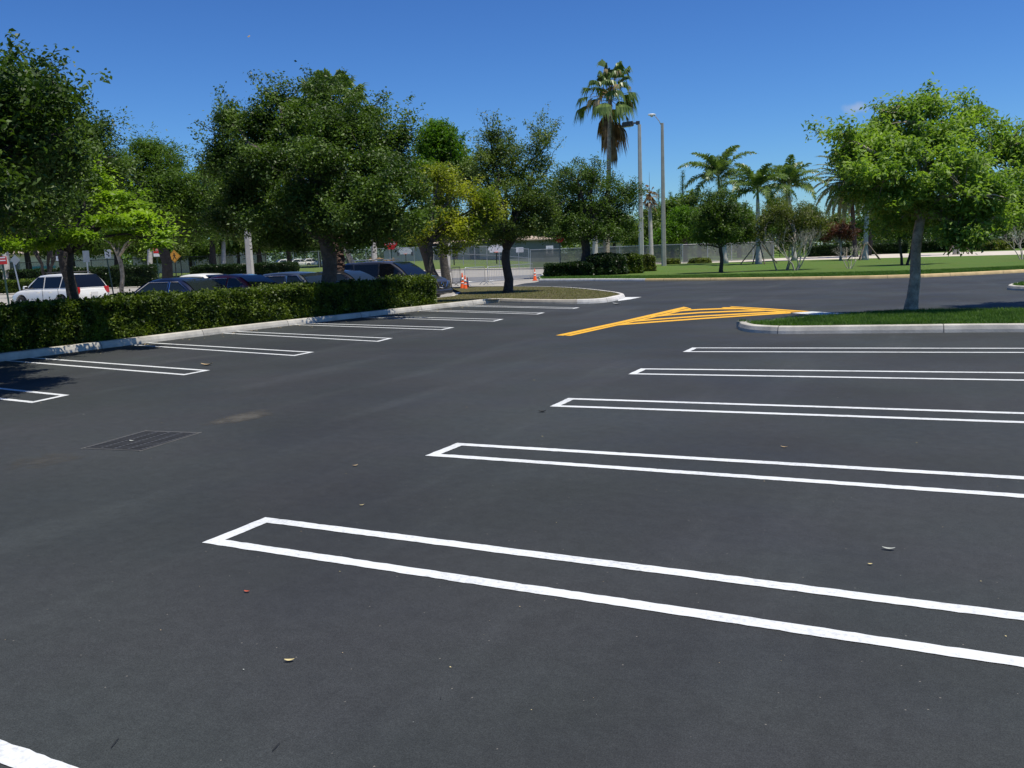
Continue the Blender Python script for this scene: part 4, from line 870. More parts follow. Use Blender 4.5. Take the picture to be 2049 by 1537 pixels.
# ------------------------------------------------------------------ hedges and bushes
def hedge_box(name, label, P0, P1, wd, h, n, leaf, m, z0=.1, cat='hedge', group=None, bulge=.12, dead=None, warp=None):
    """P0->P1 is the front edge seen by us; wd extends away"""
    P0, P1 = np.array(P0[:2]), np.array(P1[:2]); L = np.linalg.norm(P1-P0); t = (P1-P0)/L; nl = np.array([-t[1], t[0]]); nl = nl if np.dot(nl, P0) > 0 else -nl
    root = empty(name, (*((P0+P1)/2), z0), label, cat, group); c0 = (P0+P1)/2
    areas = np.array([L*h, L*wd, wd*h, wd*h, L*h*.25]); f = rng.choice(5, n, p=areas/areas.sum()); a, b_ = rng.random(n), rng.random(n)
    s = np.where(f <= 1, a*L, np.where(f == 2, 0, np.where(f == 3, L, a*L))); y = np.where(f == 0, 0, np.where(f == 4, wd, np.where(f == 1, b_*wd, a*wd))); z = np.where(f == 1, h, b_*h)
    wob = (np.sin(s*2.3+z*3)+np.sin(s*5.1+2+y*4)+np.sin(z*7+s*1.1))*bulge*.33
    dpt = rng.exponential(.045, n)+rng.normal(0, .018, n)-.02
    on, ot = (f == 0), (f == 1); y = y+np.where(on, -wob+dpt, np.where(f == 4, wob-dpt, 0)); z = z+np.where(ot, wob*1.1-dpt, 0); s = s+np.where(f == 2, dpt-wob, np.where(f == 3, wob-dpt, 0))
    z = np.where(ot & (rng.random(n) < .03), z+rng.random(n)*.1, z)
    P = np.stack([P0[0]+t[0]*s+nl[0]*y-c0[0], P0[1]+t[1]*s+nl[1]*y-c0[1], np.clip(z, .02, 9)], 1)
    if warp: P[:, 0] += warp(P[:, 1]+c0[1])
    if h < 1.2 and cat == 'hedge' and leaf < .1:
        ns_ = 170; sx_ = rng.random(ns_)*L; sy_ = rng.random(ns_)*wd; ii = rng.integers(0, ns_, n//26); q = slice(0, len(ii))
        hh = rng.uniform(.05, .2, ns_)[ii]*rng.random(len(ii)); XY = P0+t*sx_[ii][:, None]+nl*sy_[ii][:, None]+rng.normal(0, .022, (len(ii), 2))-c0
        P[q, 0] = XY[:, 0]+(warp(XY[:, 1]+c0[1]) if warp else 0); P[q, 1] = XY[:, 1]; P[q, 2] = h-.03+hh
    outv = np.zeros((n, 3)); outv[on, :2] = -nl*.5; outv[:, 2] += .6
    mats = [m, M['hedge_red']]; mi = np.zeros(n, int)
    if dead:
        for q, r_ in dead: mi |= ((np.linalg.norm(P-q, axis=1)+rng.normal(0, .08, n)) < r_).astype(int)*(rng.random(n) < .6)
    npmesh('foliage', leaf_quads(P, leaf, .6, .15, 0, outv), np.arange(n*4).reshape(-1, 4), None, root, mats=mats, mi=mi)
    if warp:
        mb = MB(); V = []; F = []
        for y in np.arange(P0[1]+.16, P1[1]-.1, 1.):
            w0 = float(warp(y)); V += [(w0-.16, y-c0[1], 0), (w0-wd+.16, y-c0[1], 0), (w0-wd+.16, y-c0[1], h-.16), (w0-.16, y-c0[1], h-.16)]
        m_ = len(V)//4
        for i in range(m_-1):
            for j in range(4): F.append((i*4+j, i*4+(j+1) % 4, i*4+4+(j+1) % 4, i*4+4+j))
        F += [(0, 1, 2, 3), tuple(range(4*m_-4, 4*m_))]; mb.add(V, F); mb.build('dark_core', M['core'], root); return root
    mb = MB(); q = .16; mb.box((nl[0]*wd/2, nl[1]*wd/2, h/2-q/2), (L-2*q, wd-2*q, h-q), rz=math.atan2(t[1], t[0])); mb.build('dark_core', M['core'], root)  # one solid dark box behind the leaves
    return root
def dd_(u, v): p = np.array(G(u, v, .6)); return p
hp = np.array([-18.2, 12.2]); hedge_c = np.array([-17.97, (3.+27.7)/2, .1])
WARP = lambda y: np.interp(y, [0, 16.5, 20.2, 22.3, 25.2, 27.7], [0, .02, .2, .45, .74, .96])
dead = []
for (u, v) in ((322, 603), (366, 598), (365, 622), (345, 612)):
    r_ = ray(u, v); tt = (-17.5)/r_[0]; p = np.array([0, 0, CAM_H])+r_*tt; dead.append((p-hedge_c, .16))
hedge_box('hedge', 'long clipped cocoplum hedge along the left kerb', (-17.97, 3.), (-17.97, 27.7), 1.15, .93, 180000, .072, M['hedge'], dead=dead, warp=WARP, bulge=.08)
def blob(name, label, u, d, wpx, hpx, m, leaf, n=9000, depth=None, z0=.1, cat='bush', group=None):
    b = foot(u, d, z0); k = d/FPX; rx, h = wpx/2*k, hpx*k; rd = depth or rx; root = empty(name, b, label, cat, group)
    dv = rng.normal(0, 1, (n, 3)); dv[:, 2] = np.abs(dv[:, 2]); dv /= np.linalg.norm(dv, axis=1)[:, None]
    sq = np.abs(dv).max(1)[:, None]; dv = dv/(sq**.55)   # squarer than a ball
    w_ = 1+.06*np.sin(dv[:, :1]*9+dv[:, 1:2]*7)+.05*np.sin(dv[:, 2:]*11); r_ = 1-rng.exponential(.04, (n, 1))
    a = np.array([RT[0], RT[1], 0])/np.hypot(RT[0], RT[1]); c = np.array([-a[1], a[0], 0]); Q = dv*r_*w_*.82
    P = a*Q[:, :1]*rx+c*Q[:, 1:2]*rd+np.array([0, 0, 1])*Q[:, 2:]*h; npmesh('foliage', leaf_quads(P, leaf, .6, .2), np.arange(n*4).reshape(-1, 4), m, root)
    mb = MB(); mb.lathe([(min(rx, rd)*.7, 0), (min(rx, rd)*.72, h*.5), (min(rx, rd)*.45, h*.72), (.02, h*.78)], n=12); mb.build('dark_core', M['core'], root)  # solid dark lathe body filling the bush
    return root
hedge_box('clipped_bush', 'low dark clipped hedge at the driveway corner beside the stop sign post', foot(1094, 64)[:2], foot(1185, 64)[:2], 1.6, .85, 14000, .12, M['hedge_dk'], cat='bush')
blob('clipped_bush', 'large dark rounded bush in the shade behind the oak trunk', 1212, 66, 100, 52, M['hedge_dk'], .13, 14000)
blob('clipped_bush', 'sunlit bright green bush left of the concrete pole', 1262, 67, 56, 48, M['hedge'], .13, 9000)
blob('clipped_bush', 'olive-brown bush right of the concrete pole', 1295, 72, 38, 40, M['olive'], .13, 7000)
def hpx(name, label, u0, u1, d, h, m, n, leaf=.16, z0=.1, wd=1.5, cat='hedge', d1=None): return hedge_box(name, label, foot(u0, d)[:2], foot(u1, d1 or d)[:2], wd, h, n, leaf, m, z0, cat)
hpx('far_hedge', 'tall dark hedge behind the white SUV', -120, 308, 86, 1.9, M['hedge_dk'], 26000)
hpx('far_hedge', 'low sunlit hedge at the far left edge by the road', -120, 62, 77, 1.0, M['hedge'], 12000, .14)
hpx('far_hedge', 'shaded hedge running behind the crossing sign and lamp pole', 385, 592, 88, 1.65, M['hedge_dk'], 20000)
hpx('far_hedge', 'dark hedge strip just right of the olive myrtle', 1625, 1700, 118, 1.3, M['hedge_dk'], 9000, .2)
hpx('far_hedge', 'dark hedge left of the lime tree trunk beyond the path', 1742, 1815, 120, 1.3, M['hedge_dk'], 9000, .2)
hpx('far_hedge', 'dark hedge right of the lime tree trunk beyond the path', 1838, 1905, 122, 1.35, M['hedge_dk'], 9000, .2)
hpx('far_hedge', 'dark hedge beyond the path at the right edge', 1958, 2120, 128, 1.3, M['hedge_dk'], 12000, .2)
blob('ornamental_grass', 'tan-green ornamental grass mound beyond the path at right', 1990, 118, 66, 22, M['olive'], .3, 5000, cat='plant')
blob('low_shrub', 'low green shrub at the foot of the grey fence, left one', 1345, 101, 36, 13, M['olive'], .16, 2500, cat='bush')
blob('low_shrub', 'low green shrub at the foot of the grey fence, right one', 1400, 101, 50, 12, M['olive'], .16, 3000, cat='bush')

# ------------------------------------------------------------------ street furniture
def sq_pole(mb, H, a, b_, sides=4, rot=0, n=6):
    V = []; F = []
    for i in range(n+1):
        t = i/n; s = (a+(b_-a)*t)/2; c = s*.28
        for (x, y) in ((-s+c, -s), (s-c, -s), (s, -s+c), (s, s-c), (s-c, s), (-s+c, s), (-s, s-c), (-s, -s+c)): V.append((x, y, H*t-(.2 if i == 0 else 0)))
    for i in range(n):
        for k in range(8): F.append((i*8+k, i*8+(k+1) % 8, (i+1)*8+(k+1) % 8, (i+1)*8+k))
    F.append(tuple(range(n*8, n*8+8))); mb.add(V, F)
vr = math.atan2(RT[1], RT[0])
d = 76.5; b = foot(1283.8, d, .1); H = (at(1281, 255, d)-b)[2]
p = empty('lamp_post', b, 'square concrete lamp post with one dark shoebox light, beside the bushes', 'lamp post', rz=vr)
mb = MB(); sq_pole(mb, H, .42, .25); mb.build('pole', M['pole_lt'], p)
mb = MB(); mb.box((-.12, 0, H+.14), (.3, .2, .3)); mb.box((-.34, 0, H+.14), (.35, .12, .12)); mb.build('arm', M['lampgray'], p, bevel=.01)
mb = MB(); Mr = Matrix.Rotation(R(-6), 3, 'Y'); mb.box((-.98, 0, H+.1), (.95, .6, .3), M=Mr, taper=.9); mb.box((-.98, 0, H-.09), (1.0, .64, .08), M=Mr); hd = mb.build('lamp_head', M['lampgray'], p, bevel=.02)
mb = MB(); mb.box((-.98, 0, H-.14), (.85, .5, .02), M=Mr); mb.build('lens', M['lens'], hd)
d = 93; b = foot(1328.5, d, .1); H = (at(1323.7, 252, d)-b)[2]
p = empty('lamp_post', b, 'taller tan concrete lamp post with curved arm and white cobra head', 'lamp post', rz=vr)
mb = MB(); sq_pole(mb, H, .46, .26); mb.build('pole', M['pole'], p)
mb = MB(); mb.tube([(-.05, 0, H-.3), (-.3, 0, H+.2), (-.62, 0, H+.62), (-.85, 0, H+.85)], .045, 8); mb.build('arm', M['galv'], p, smooth=True)
mb = MB(); mb.lathe([(.03, -.42), (.16, -.34), (.2, -.05), (.17, .2), (.08, .36), (.03, .4)], c=(0, 0, 0), axis='X', n=14)
mb.v = [(-1.02+x, y*.9, H+.86+z*.55) for x, y, z in mb.v]; hd = mb.build('lamp_head', M['lampwhite'], p, smooth=True)
mb = MB(); mb.lathe([(.17, .06), (.16, -.06), (.1, -.14), (.02, -.17)], c=(-1.05, 0, H+.78), n=14); mb.build('lens', M['lens'], hd, smooth=True)
d = 45; b = foot(505.5, d); H = (at(497, 395, d)-b)[2]
p = empty('lamp_post', b, 'pale concrete lamp post left of the big oak, its top lost in leaves', 'lamp post', rz=vr); mb = MB(); sq_pole(mb, H, .34, .24); mb.build('pole', M['pole_lt'], p)
mb = MB(); mb.box((-.5, 0, H), (.7, .4, .2)); mb.build('lamp_head', M['lampgray'], p)

def txt(s, size, m, parent, loc, rot=None, name='lettering'):
    cu = bpy.data.curves.new(name, 'FONT'); cu.body = s; cu.size = size; cu.align_x = 'CENTER'; cu.align_y = 'CENTER'; cu.extrude = .002
    o = bpy.data.objects.new(name, cu); COL.objects.link(o); bpy.context.view_layer.update()
    me = bpy.data.meshes.new_from_object(o.evaluated_get(bpy.context.evaluated_depsgraph_get())); bpy.data.objects.remove(o)
    me.materials.clear(); me.materials.append(m)
    q = bpy.data.objects.new(name, me); link(q, parent); q.location = loc; q.rotation_euler = rot or (R(90), 0, 0); return q
def sign(label, u, d, vc, wm, hm, face, kind='rect', z0=0., postm='greenpost', tilt=0, yaw_=0, nm='road_sign', lean=0, vbase=None):
    b = foot(u, d, z0); c = at(u-lean, vc, d)-b; r = empty(nm, b, label, 'sign', rz=vr+yaw_); H = c[2]
    # local x right, y away from camera, z up; face looks to -y
    lx = -lean*d/FPX
    mb = MB(); mb.box((lx/2, .03, H/2+.05), (.06, .05, H+hm*.45)); o = mb.build('post', M[postm], r)
    if lean: o.rotation_euler = (0, math.atan2(lx, H)*1.0, 0); o.location = (-lx/2*0, 0, 0)
    mb = MB()
    if kind == 'rect': mb.box((lx, -.01, H), (wm, .012, hm))
    if kind == 'diamond': mb.box((lx, -.01, H), (wm, .012, wm), M=Matrix.Rotation(R(45), 3, 'Y'))
    if kind == 'oct':
        V = [(lx+wm/2*math.cos(R(22.5+45*i))/math.cos(R(22.5)), y, H+wm/2*math.sin(R(22.5+45*i))/math.cos(R(22.5))) for y in (-.016, -.004) for i in range(8)]
        mb.add(V, [tuple(range(8)), tuple(range(15, 7, -1))]+[(i, (i+1) % 8, 8+(i+1) % 8, 8+i) for i in range(8)])
    pl = mb.build('panel', M[face], r)
    return r, pl, H, lx
r, pl, H, lx = sign('amber diamond pedestrian crossing sign beside the thick grey trunk', 355.5, 62, 513, .62, .62, 'signyellow', 'diamond', postm='black')
mb = MB(); mb.box((0, -.0195, H), (.56, .004, .56), M=Matrix.Rotation(R(45), 3, 'Y')); mb.build('border', M['ink'], pl)
mb = MB(); mb.box((0, -.023, H), (.535, .004, .535), M=Matrix.Rotation(R(45), 3, 'Y')); mb.build('field', M['signyellow'], pl)
mb = MB(); mb.lathe([(.042, -.004), (.042, .004)], axis='Y', n=12, c=(0, -.027, H+.2)); 
for a, c, w_ in (((.0, .15), (.0, -.03), .085), ((0, -.02), (-.1, -.22), .05), ((0, -.02), (.09, -.12), .05), ((.09, -.12), (.12, -.23), .045), ((0, .13), (-.11, .02), .038), ((0, .13), (.1, .04), .038)):
    a = np.array([a[0], -.027, H+a[1]]); c = np.array([c[0], -.027, H+c[1]]); t = (c-a)/np.linalg.norm(c-a); n_ = np.array([-t[2], 0, t[0]])*w_/2; mb.add([a-n_, c-n_, c+n_, a+n_], [(0, 1, 2, 3)])
mb.build('walking_figure', M['ink'], pl)
r, pl, H, lx = sign('red and white sign on a green post just left of the thick grey trunk', 321, 58, 504, .38, .6, 'signwhite', yaw_=.3)
mb = MB(); mb.box((0, -.018, H+.1), (.36, .006, .38)); mb.build('red_field', M['signred'], pl); mb = MB()
for q in (.16, .07): mb.box((0, -.022, H+q), (.2, .004, .03))
mb.build('lettering', M['signwhite'], pl)
r, pl, H, lx = sign('tilted white sign with dark arrows on a green post, above the thin reddish trunk', 233, 52, 508, .36, .5, 'signwhite', lean=8)
mb = MB()
for a in (.1, -.06): mb.box((lx, -.019, H+a), (.2, .004, .05), M=Matrix.Rotation(R(30), 3, 'Y')); mb.box((lx+.05, -.02, H+a-.06), (.05, .004, .1))
mb.build('arrow_marks', M['ink'], pl)
sign('pair of grey sign backs behind the white SUV roof', 182, 50, 513, .36, .62, 'signback', postm='galv')
r, pl, H, lx = sign('small white notice on a dark post above the white SUV roof', 128, 50, 517, .32, .26, 'signwhite', postm='black')
mb = MB(); mb.box((0, -.019, H+.05), (.2, .004, .02)); mb.box((0, -.019, H-.02), (.22, .004, .02)); mb.build('lettering', M['signback'], pl)
sign('grey triangular-looking sign back on a leaning post, left of the white SUV', 50, 56, 520, .45, .45, 'signback', 'diamond', postm='galv', lean=10)
r, pl, H, lx = sign('red sign with white letters on a green post at the far left', 22, 40, 521, .36, .34, 'signred', lean=4)
mb = MB()
for q in (.12, 0): mb.box((lx, -.019, H+q), (.26, .004, .05))
mb.build('lettering', M['signwhite'], pl)
r, pl, H, lx = sign('shaded stop sign above the roof of the dark SUV, half lost in leaves', 787, 56, 487, .76, .76, 'signred', 'oct'); txt('STOP', .3, M['signwhite'], pl, (0, -.018, H))
r, pl, H, lx = sign('dark stop sign on a tall green post at the driveway corner', 1122, 66.3, 477, .6, .6, 'signred', 'oct'); txt('STOP', .24, M['signwhite'], pl, (0, -.018, H))
# low red post with white cap
b = foot(246, 43); r = empty('marker_post', b, 'short red marker post with white cap behind the navy car', 'post'); mb = MB(); mb.tube([(0, 0, 0), (0, 0, .85)], .075, 10); mb.build('shaft', M['red_metal'], r); mb = MB(); mb.tube([(0, 0, .85), (0, 0, .97)], [.08, .05], 10); mb.build('cap', M['signwhite'], r)
b = foot(1694, 99); mb = MB(); mb.box((0, 0, .55), (.1, .1, 1.3), taper=.9); mb.box((0, 0, 1.22), (.13, .13, .06)); o = mb.build('wooden_stake', M['wood_lt'], bevel=.01); o.location = Vector([float(x) for x in b]); tag(o, 'short yellowish wooden stake standing by the pale path', 'post')
# palm braces
def braces(label, u, d, hpx_, n, spread, m='wood', seed=0):
    b = foot(u, d, .1); h = (at(u, hpx_, d)-b)[2]; r = empty('palm_brace', b, label, 'brace', 'wooden braces around the royal palms')
    for i in range(n):
        a = vr+seed+i*2*math.pi/n; o = np.array([math.cos(a), math.sin(a), 0]); mb = MB(); mb.tube([o*spread, o*.22+np.array([0, 0, h])], .055, 4); mb.build('strut', M[m], r)
    mb = MB(); mb.tube([(0, 0, h-.1), (0, 0, h+.15)], .27, 8); mb.build('collar', M['bark_lt'], r); return r
braces('wooden struts propping the palm left of the twiggy myrtle', 1518, 84, 488, 4, 1.75, seed=.05)
braces('wooden struts propping the palm left of the lime tree trunk', 1731, 85, 487, 5, 1.6, seed=.3)
braces('wooden struts propping the palm right of the lime tree trunk', 1916, 96, 480, 4, 1.7, seed=.5)
# traffic cones
def cone_build(label, H=.9):
    r = empty('traffic_cone', (0, 0, 0), label, 'traffic cone', 'orange traffic cones at the barricades')
    mb = MB(); mb.box((0, 0, .02), (.38, .38, .04)); mb.build('base', M['orange'], r, bevel=.01)
    mb = MB(); mb.lathe([(.155, .04), (.13, .08), (.03, H-.03), (.02, H)], n=20); c = mb.build('shell', M['orange'], r, smooth=True)
    mb = MB(); rr = lambda z: .13-(z-.08)/(H-.11)*.1+.004
    mb.lathe([(rr(.52), .52), (rr(.66), .66)], n=20); mb.lathe([(rr(.36), .36), (rr(.42), .42)], n=20); mb.build('reflective_collar', M['refl'], c, smooth=True)
    return r
cones = [(926, 47.5, 1.04, 'tall orange cone leaning on the dark barricade, leftmost'), (931.5, 46.8, .9, 'orange cone overlapping the tall one at its right'), (936, 49, .74, 'smaller orange cone, third from left beside the barricades'), (1070.5, 61, .88, 'lone orange cone at the right end of the steel barricades')]
c0 = cone_build('x')
for i, (u, d, s, lb_) in enumerate(cones):
    o = c0 if i == 0 else copy_tree(c0); o.location = Vector([float(a) for a in foot(u, d, 0)]); o.scale = (s, s, s); o.rotation_euler = (0, 0, i*.7); o['label'] = lb_
# crowd barricades
def barricade(label, A, B, m='galv', H=1.1, nb=22, yellow=False):
    A, B = np.array(A[:2]), np.array(B[:2]); L = np.linalg.norm(B-A); r = empty('barricade', (*A, 0), label, 'barricade', 'metal crowd barricades', rz=math.atan2(*(B-A)[::-1]))
    mb = MB(); mb.tube([(0, 0, .15), (0, 0, H-.08), (.08, 0, H), (L-.08, 0, H), (L, 0, H-.08), (L, 0, .15)], .022, 6); mb.tube([(0, 0, .22), (L, 0, .22)], .018, 6); mb.build('frame', M[m], r, smooth=True)
    mb = MB()
    for i in range(1, nb): mb.tube([(L*i/nb, 0, .22), (L*i/nb, 0, H)], .009, 4)
    mb.build('bars', M[m], r)
    for x in (.12, L-.12):
        mb = MB(); mb.tube([(x, -.35, 0), (x, -.12, .17), (x, .12, .17), (x, .35, 0)], .02, 6); mb.build('foot', M[m], r)
    return r
g = lambda u, v: G(u, v, -.015)
barricade('dark barricade turned almost edge-on beside the cones', g(905.5, 573), g(921.5, 571), 'lampgray', 1.15, 6)
barricade('steel barricade between the cones and the kerbside oak, left one', g(931, 572.5), g(971, 569.5))
barricade('long steel barricade passing behind the kerbside oak trunk', g(977, 570.5), g(1067, 558.5), nb=30)

# ------------------------------------------------------------------ fences
def fence(label, pts, h, m_panel, m_metal, post=3.0, z0=0., name='chain_link_fence', rails=(1.,), rail_r=.035, panel=True):
    P = [np.array(p[:2]) for p in pts]; zs = [z0]*len(P) if np.isscalar(z0) else z0; c = P[0]; r = empty(name, (*c, 0), label, 'fence')
    Vv = []; F = []; uv = []; acc = 0; mp = []; 
    for i in range(len(P)-1):
        a, b_ = P[i], P[i+1]; L = np.linalg.norm(b_-a); n = max(1, round(L/post)); o = len(Vv)
        za, zb = zs[i], zs[i+1]
        Vv += [(*(a-c), za), (*(b_-c), zb), (*(b_-c), zb+h), (*(a-c), za+h)]; uv += [(acc, 0), (acc+L, 0), (acc+L, h), (acc, h)]; F.append((o, o+1, o+2, o+3)); acc += L
        rl = MB()
        for q in rails: rl.tube([(*(a-c), za+h*q), (*(b_-c), zb+h*q)], rail_r, 5)
        rl.build('rail', m_metal, r)
        for j in range(n+(i == len(P)-2)):
            t = j/n; x = a+(b_-a)*t-c; zz = za+(zb-za)*t; pb = MB(); pb.tube([(*x, zz-.2), (*x, zz+h+.06)], .045, 6); pb.build('post', m_metal, r)
    if panel:
        me = bpy.data.meshes.new('mesh_panel'); me.from_pydata(Vv, [], F); l = me.uv_layers.new(name='UVMap'); l.data.foreach_set('uv', np.array(uv, np.float32).ravel()); me.materials.append(m_panel); link(bpy.data.objects.new('mesh_panel', me), r)
    return r
f_ = lambda u, d: foot(u, d)[:2]
fence('grey windscreened chain-link fence behind bushes and lawn', [f_(1062, 106), f_(1180, 106), f_(1300, 106), f_(1363, 105)], 2.3, M['screen'], M['galv'], 3.4)
fence('grey windscreened fence section behind the small oak', [f_(1366, 104), f_(1464, 108), f_(1548, 112)], 2.25, M['screen'], M['galv'], 4.2)
fence('open chain-link fence and gate by the ball court', [f_(905, 118), f_(1000, 112), f_(1059, 106)], 2.3, M['chain'], M['galv'], 2.4, z0=[1.0, .5, .1], rails=(1., .55))
fence('silver chain-link fence along the grassy bank behind the oak', [f_(540, 130), f_(640, 128), f_(830, 126), f_(900, 120)], 2.1, M['chain'], M['galv'], 3.5, z0=[1.2, 1.2, 1.25, 1.1])
fence('black chain-link fence behind the far left hedge', [f_(-250, 98), f_(0, 96), f_(250, 96), f_(535, 98)], 2.0, M['chain_bk'], M['black'], 3., z0=.85)
fence('dark distant fence beyond the path at right', [f_(1560, 132), f_(1750, 136), f_(2120, 140)], 1.9, M['chain_bk'], M['black'], 4., z0=0.)
b = at(1100, 502, 105.8); b2 = foot(1100, 105.8)
o = MB(); o.box((0, 0, 0), (.85, .02, 1.2)); o = o.build('fence_notice', M['signwhite']); o.location = Vector([float(x) for x in b]); o.rotation_euler = (0, 0, vr); tag(o, 'white rectangular notice hung on the grey windscreened fence', 'sign')
mb = MB()
for q in (.25, .05, -.15): mb.box((0, -.016, q), (.5, .008, .09))
mb.build('lettering', M['signback'], o)
b = at(1040, 500, 107.5); o = MB(); o.box((0, 0, 0), (.9, .02, .6)); o = o.build('fence_notice', M['signwhite']); o.location = Vector([float(x) for x in b]); o.rotation_euler = (0, 0, vr); tag(o, 'small pale notice on the open chain-link fence behind the kerbside oak', 'sign')

# ------------------------------------------------------------------ buildings
def building(name, label, u0, u1, d0, d1, zb, h, depth, wall, roof, eave=.4, bays=None, rh=.8, corr=False):
    A, B = f_(u0, d0), f_(u1, d1); L = np.linalg.norm(B-A); r = empty(name, (*A, zb), label, 'building', rz=math.atan2(*(B-A)[::-1]))
    mb = MB(); mb.box((L/2, depth/2, h/2-.5), (L, depth, h+1))
    mb.build('wall', M[wall], r)
    mb = MB(); V = [(-eave, -eave, h), (L+eave, -eave, h), (L+eave, depth+eave, h), (-eave, depth+eave, h), (-eave, -eave, h+.18), (L+eave, -eave, h+.18), (L+eave, depth+eave, h+.18), (-eave, depth+eave, h+.18), (L*.03, depth*.5, h+rh), (L*.97, depth*.5, h+rh)]
    mb.add(V, [(0, 1, 5, 4), (1, 2, 6, 5), (2, 3, 7, 6), (3, 0, 4, 7), (0, 3, 2, 1), (4, 5, 9, 8), (5, 6, 9), (6, 7, 8, 9), (7, 4, 8)]); mb.build('roof', M[roof], r)
    if corr:
        mb = MB(); n = int(L/1.2)
        for i in range(n): mb.box((L*(i+.5)/n, -.04, h/2), (.12, .08, h-.02))
        mb.build('wall_ribs', M[wall], r)
    for (x0, x1, z0_, z1_, m, nm) in (bays or []):
        mb = MB(); mb.box(((x0+x1)/2*L, -.06, (z0_+z1_)/2*h), ((x1-x0)*L, .12, (z1_-z0_)*h)); o = mb.build(nm, M[m], r)
        if nm == 'window': mb = MB(); mb.box(((x0+x1)/2*L, -.13, (z0_+z1_)/2*h), ((x1-x0)*L-.2, .02, (z1_-z0_)*h-.2)); mb.build('pane', M['win'], o)
    return r
building('school_building', 'low grey and tan school building behind the ball court fence', 845, 1012, 165, 150, 1.25, 2.9, 14, 'wall_slate', 'roof_tan', .8,
         [(.1, .25, 0, .78, 'wall_tan', 'wall_panel'), (.32, .42, 0, .78, 'wall_tan', 'wall_panel'), (.46, .6, 0, .78, 'wall_tan', 'wall_panel'), (.72, .9, 0, .82, 'wall_tan', 'wall_panel'), (.27, .305, .3, .7, 'wall_gray', 'window'), (.425, .455, 0, .7, 'win', 'door')])
building('portable_classroom', 'long pale corrugated building left of the school building', 770, 858, 160, 158, 1.3, 2.2, 8, 'wall_gray', 'wall_gray', .15, [(.3, .36, .45, .8, 'wall_slate', 'window'), (.62, .68, .45, .8, 'wall_slate', 'window')], .25, True)
building('cream_building', 'cream building seen between trunks at the left, behind the black fence', -60, 150, 128, 126, .9, 3.4, 12, 'wall_cream', 'roof_tan', .6, [(.12, .22, .3, .75, 'wall_gray', 'window'), (.4, .5, .3, .75, 'wall_gray', 'window'), (.62, .84, .0, .5, 'teal', 'panel')])
building('cream_building', 'pale pink-cream building behind the crossing sign and thick trunk', 270, 470, 130, 128, .9, 3.2, 12, 'wall_tan', 'roof_tan', .6, [(.1, .18, .3, .8, 'wall_gray', 'window'), (.3, .38, .3, .8, 'wall_gray', 'window'), (.55, .63, .3, .8, 'wall_gray', 'window'), (.8, .86, 0, .8, 'wall_cream', 'door')])
building('white_building', 'small white-roofed building glimpsed above the bushes left of the concrete pole', 1205, 1245, 150, 150, 0, 3.2, 10, 'wall_cream', 'wall_gray', .5, [(.2, .5, .3, .8, 'wall_gray', 'window')])
# basketball goals
def goal(label, u, d, vt, z0):
    b = foot(u, d, z0); h = (at(u, vt, d)-b)[2]; r = empty('basketball_goal', b, label, 'basketball goal', 'basketball goals in the schoolyard', rz=vr); mb = MB(); mb.tube([(0, .3, 0), (0, .3, h-.2), (0, .05, h)], .07, 8); mb.build('post', M['black'], r)
    mb = MB(); V = [(1.0*math.cos(R(a)), y, h-.2+.7*math.sin(R(a))) for y in (-.03, .03) for a in range(0, 181, 20)]+[(1.0, -.03, h-.55)]; n = 10
    mb.add(V[:20], [tuple(range(10)), tuple(range(19, 9, -1))]+[(i, i+1, 11+i, 10+i) for i in range(9)]+[(9, 0, 10, 19)]); mb.box((0, 0, h-.34), (1.6, .06, .28)); mb.build('backboard', M['signwhite'], r)
    mb = MB(); P = [(.23*math.cos(a*.5236), -.3+.23*math.sin(a*.5236), h-.45) for a in range(13)]; mb.tube(P, .02, 5, cap=False); mb.build('hoop', M['orange'], r); return r
goal('white fan-shaped basketball backboard on a dark post, right one', 994, 108, 497, .8); goal('small white basketball backboard near the pale corrugated building', 812, 130, 502, 1.3)
b = foot(909, 110, .8); mb = MB(); mb.tube([(0, 0, 0), (0, 0, 2.7)], .07, 8); mb.box((0, 0, 2.72), (.2, .2, .06)); o = mb.build('steel_post', M['black']); o.location = Vector([float(x) for x in b]); tag(o, 'thin dark post standing on the bank in front of the school building', 'post')

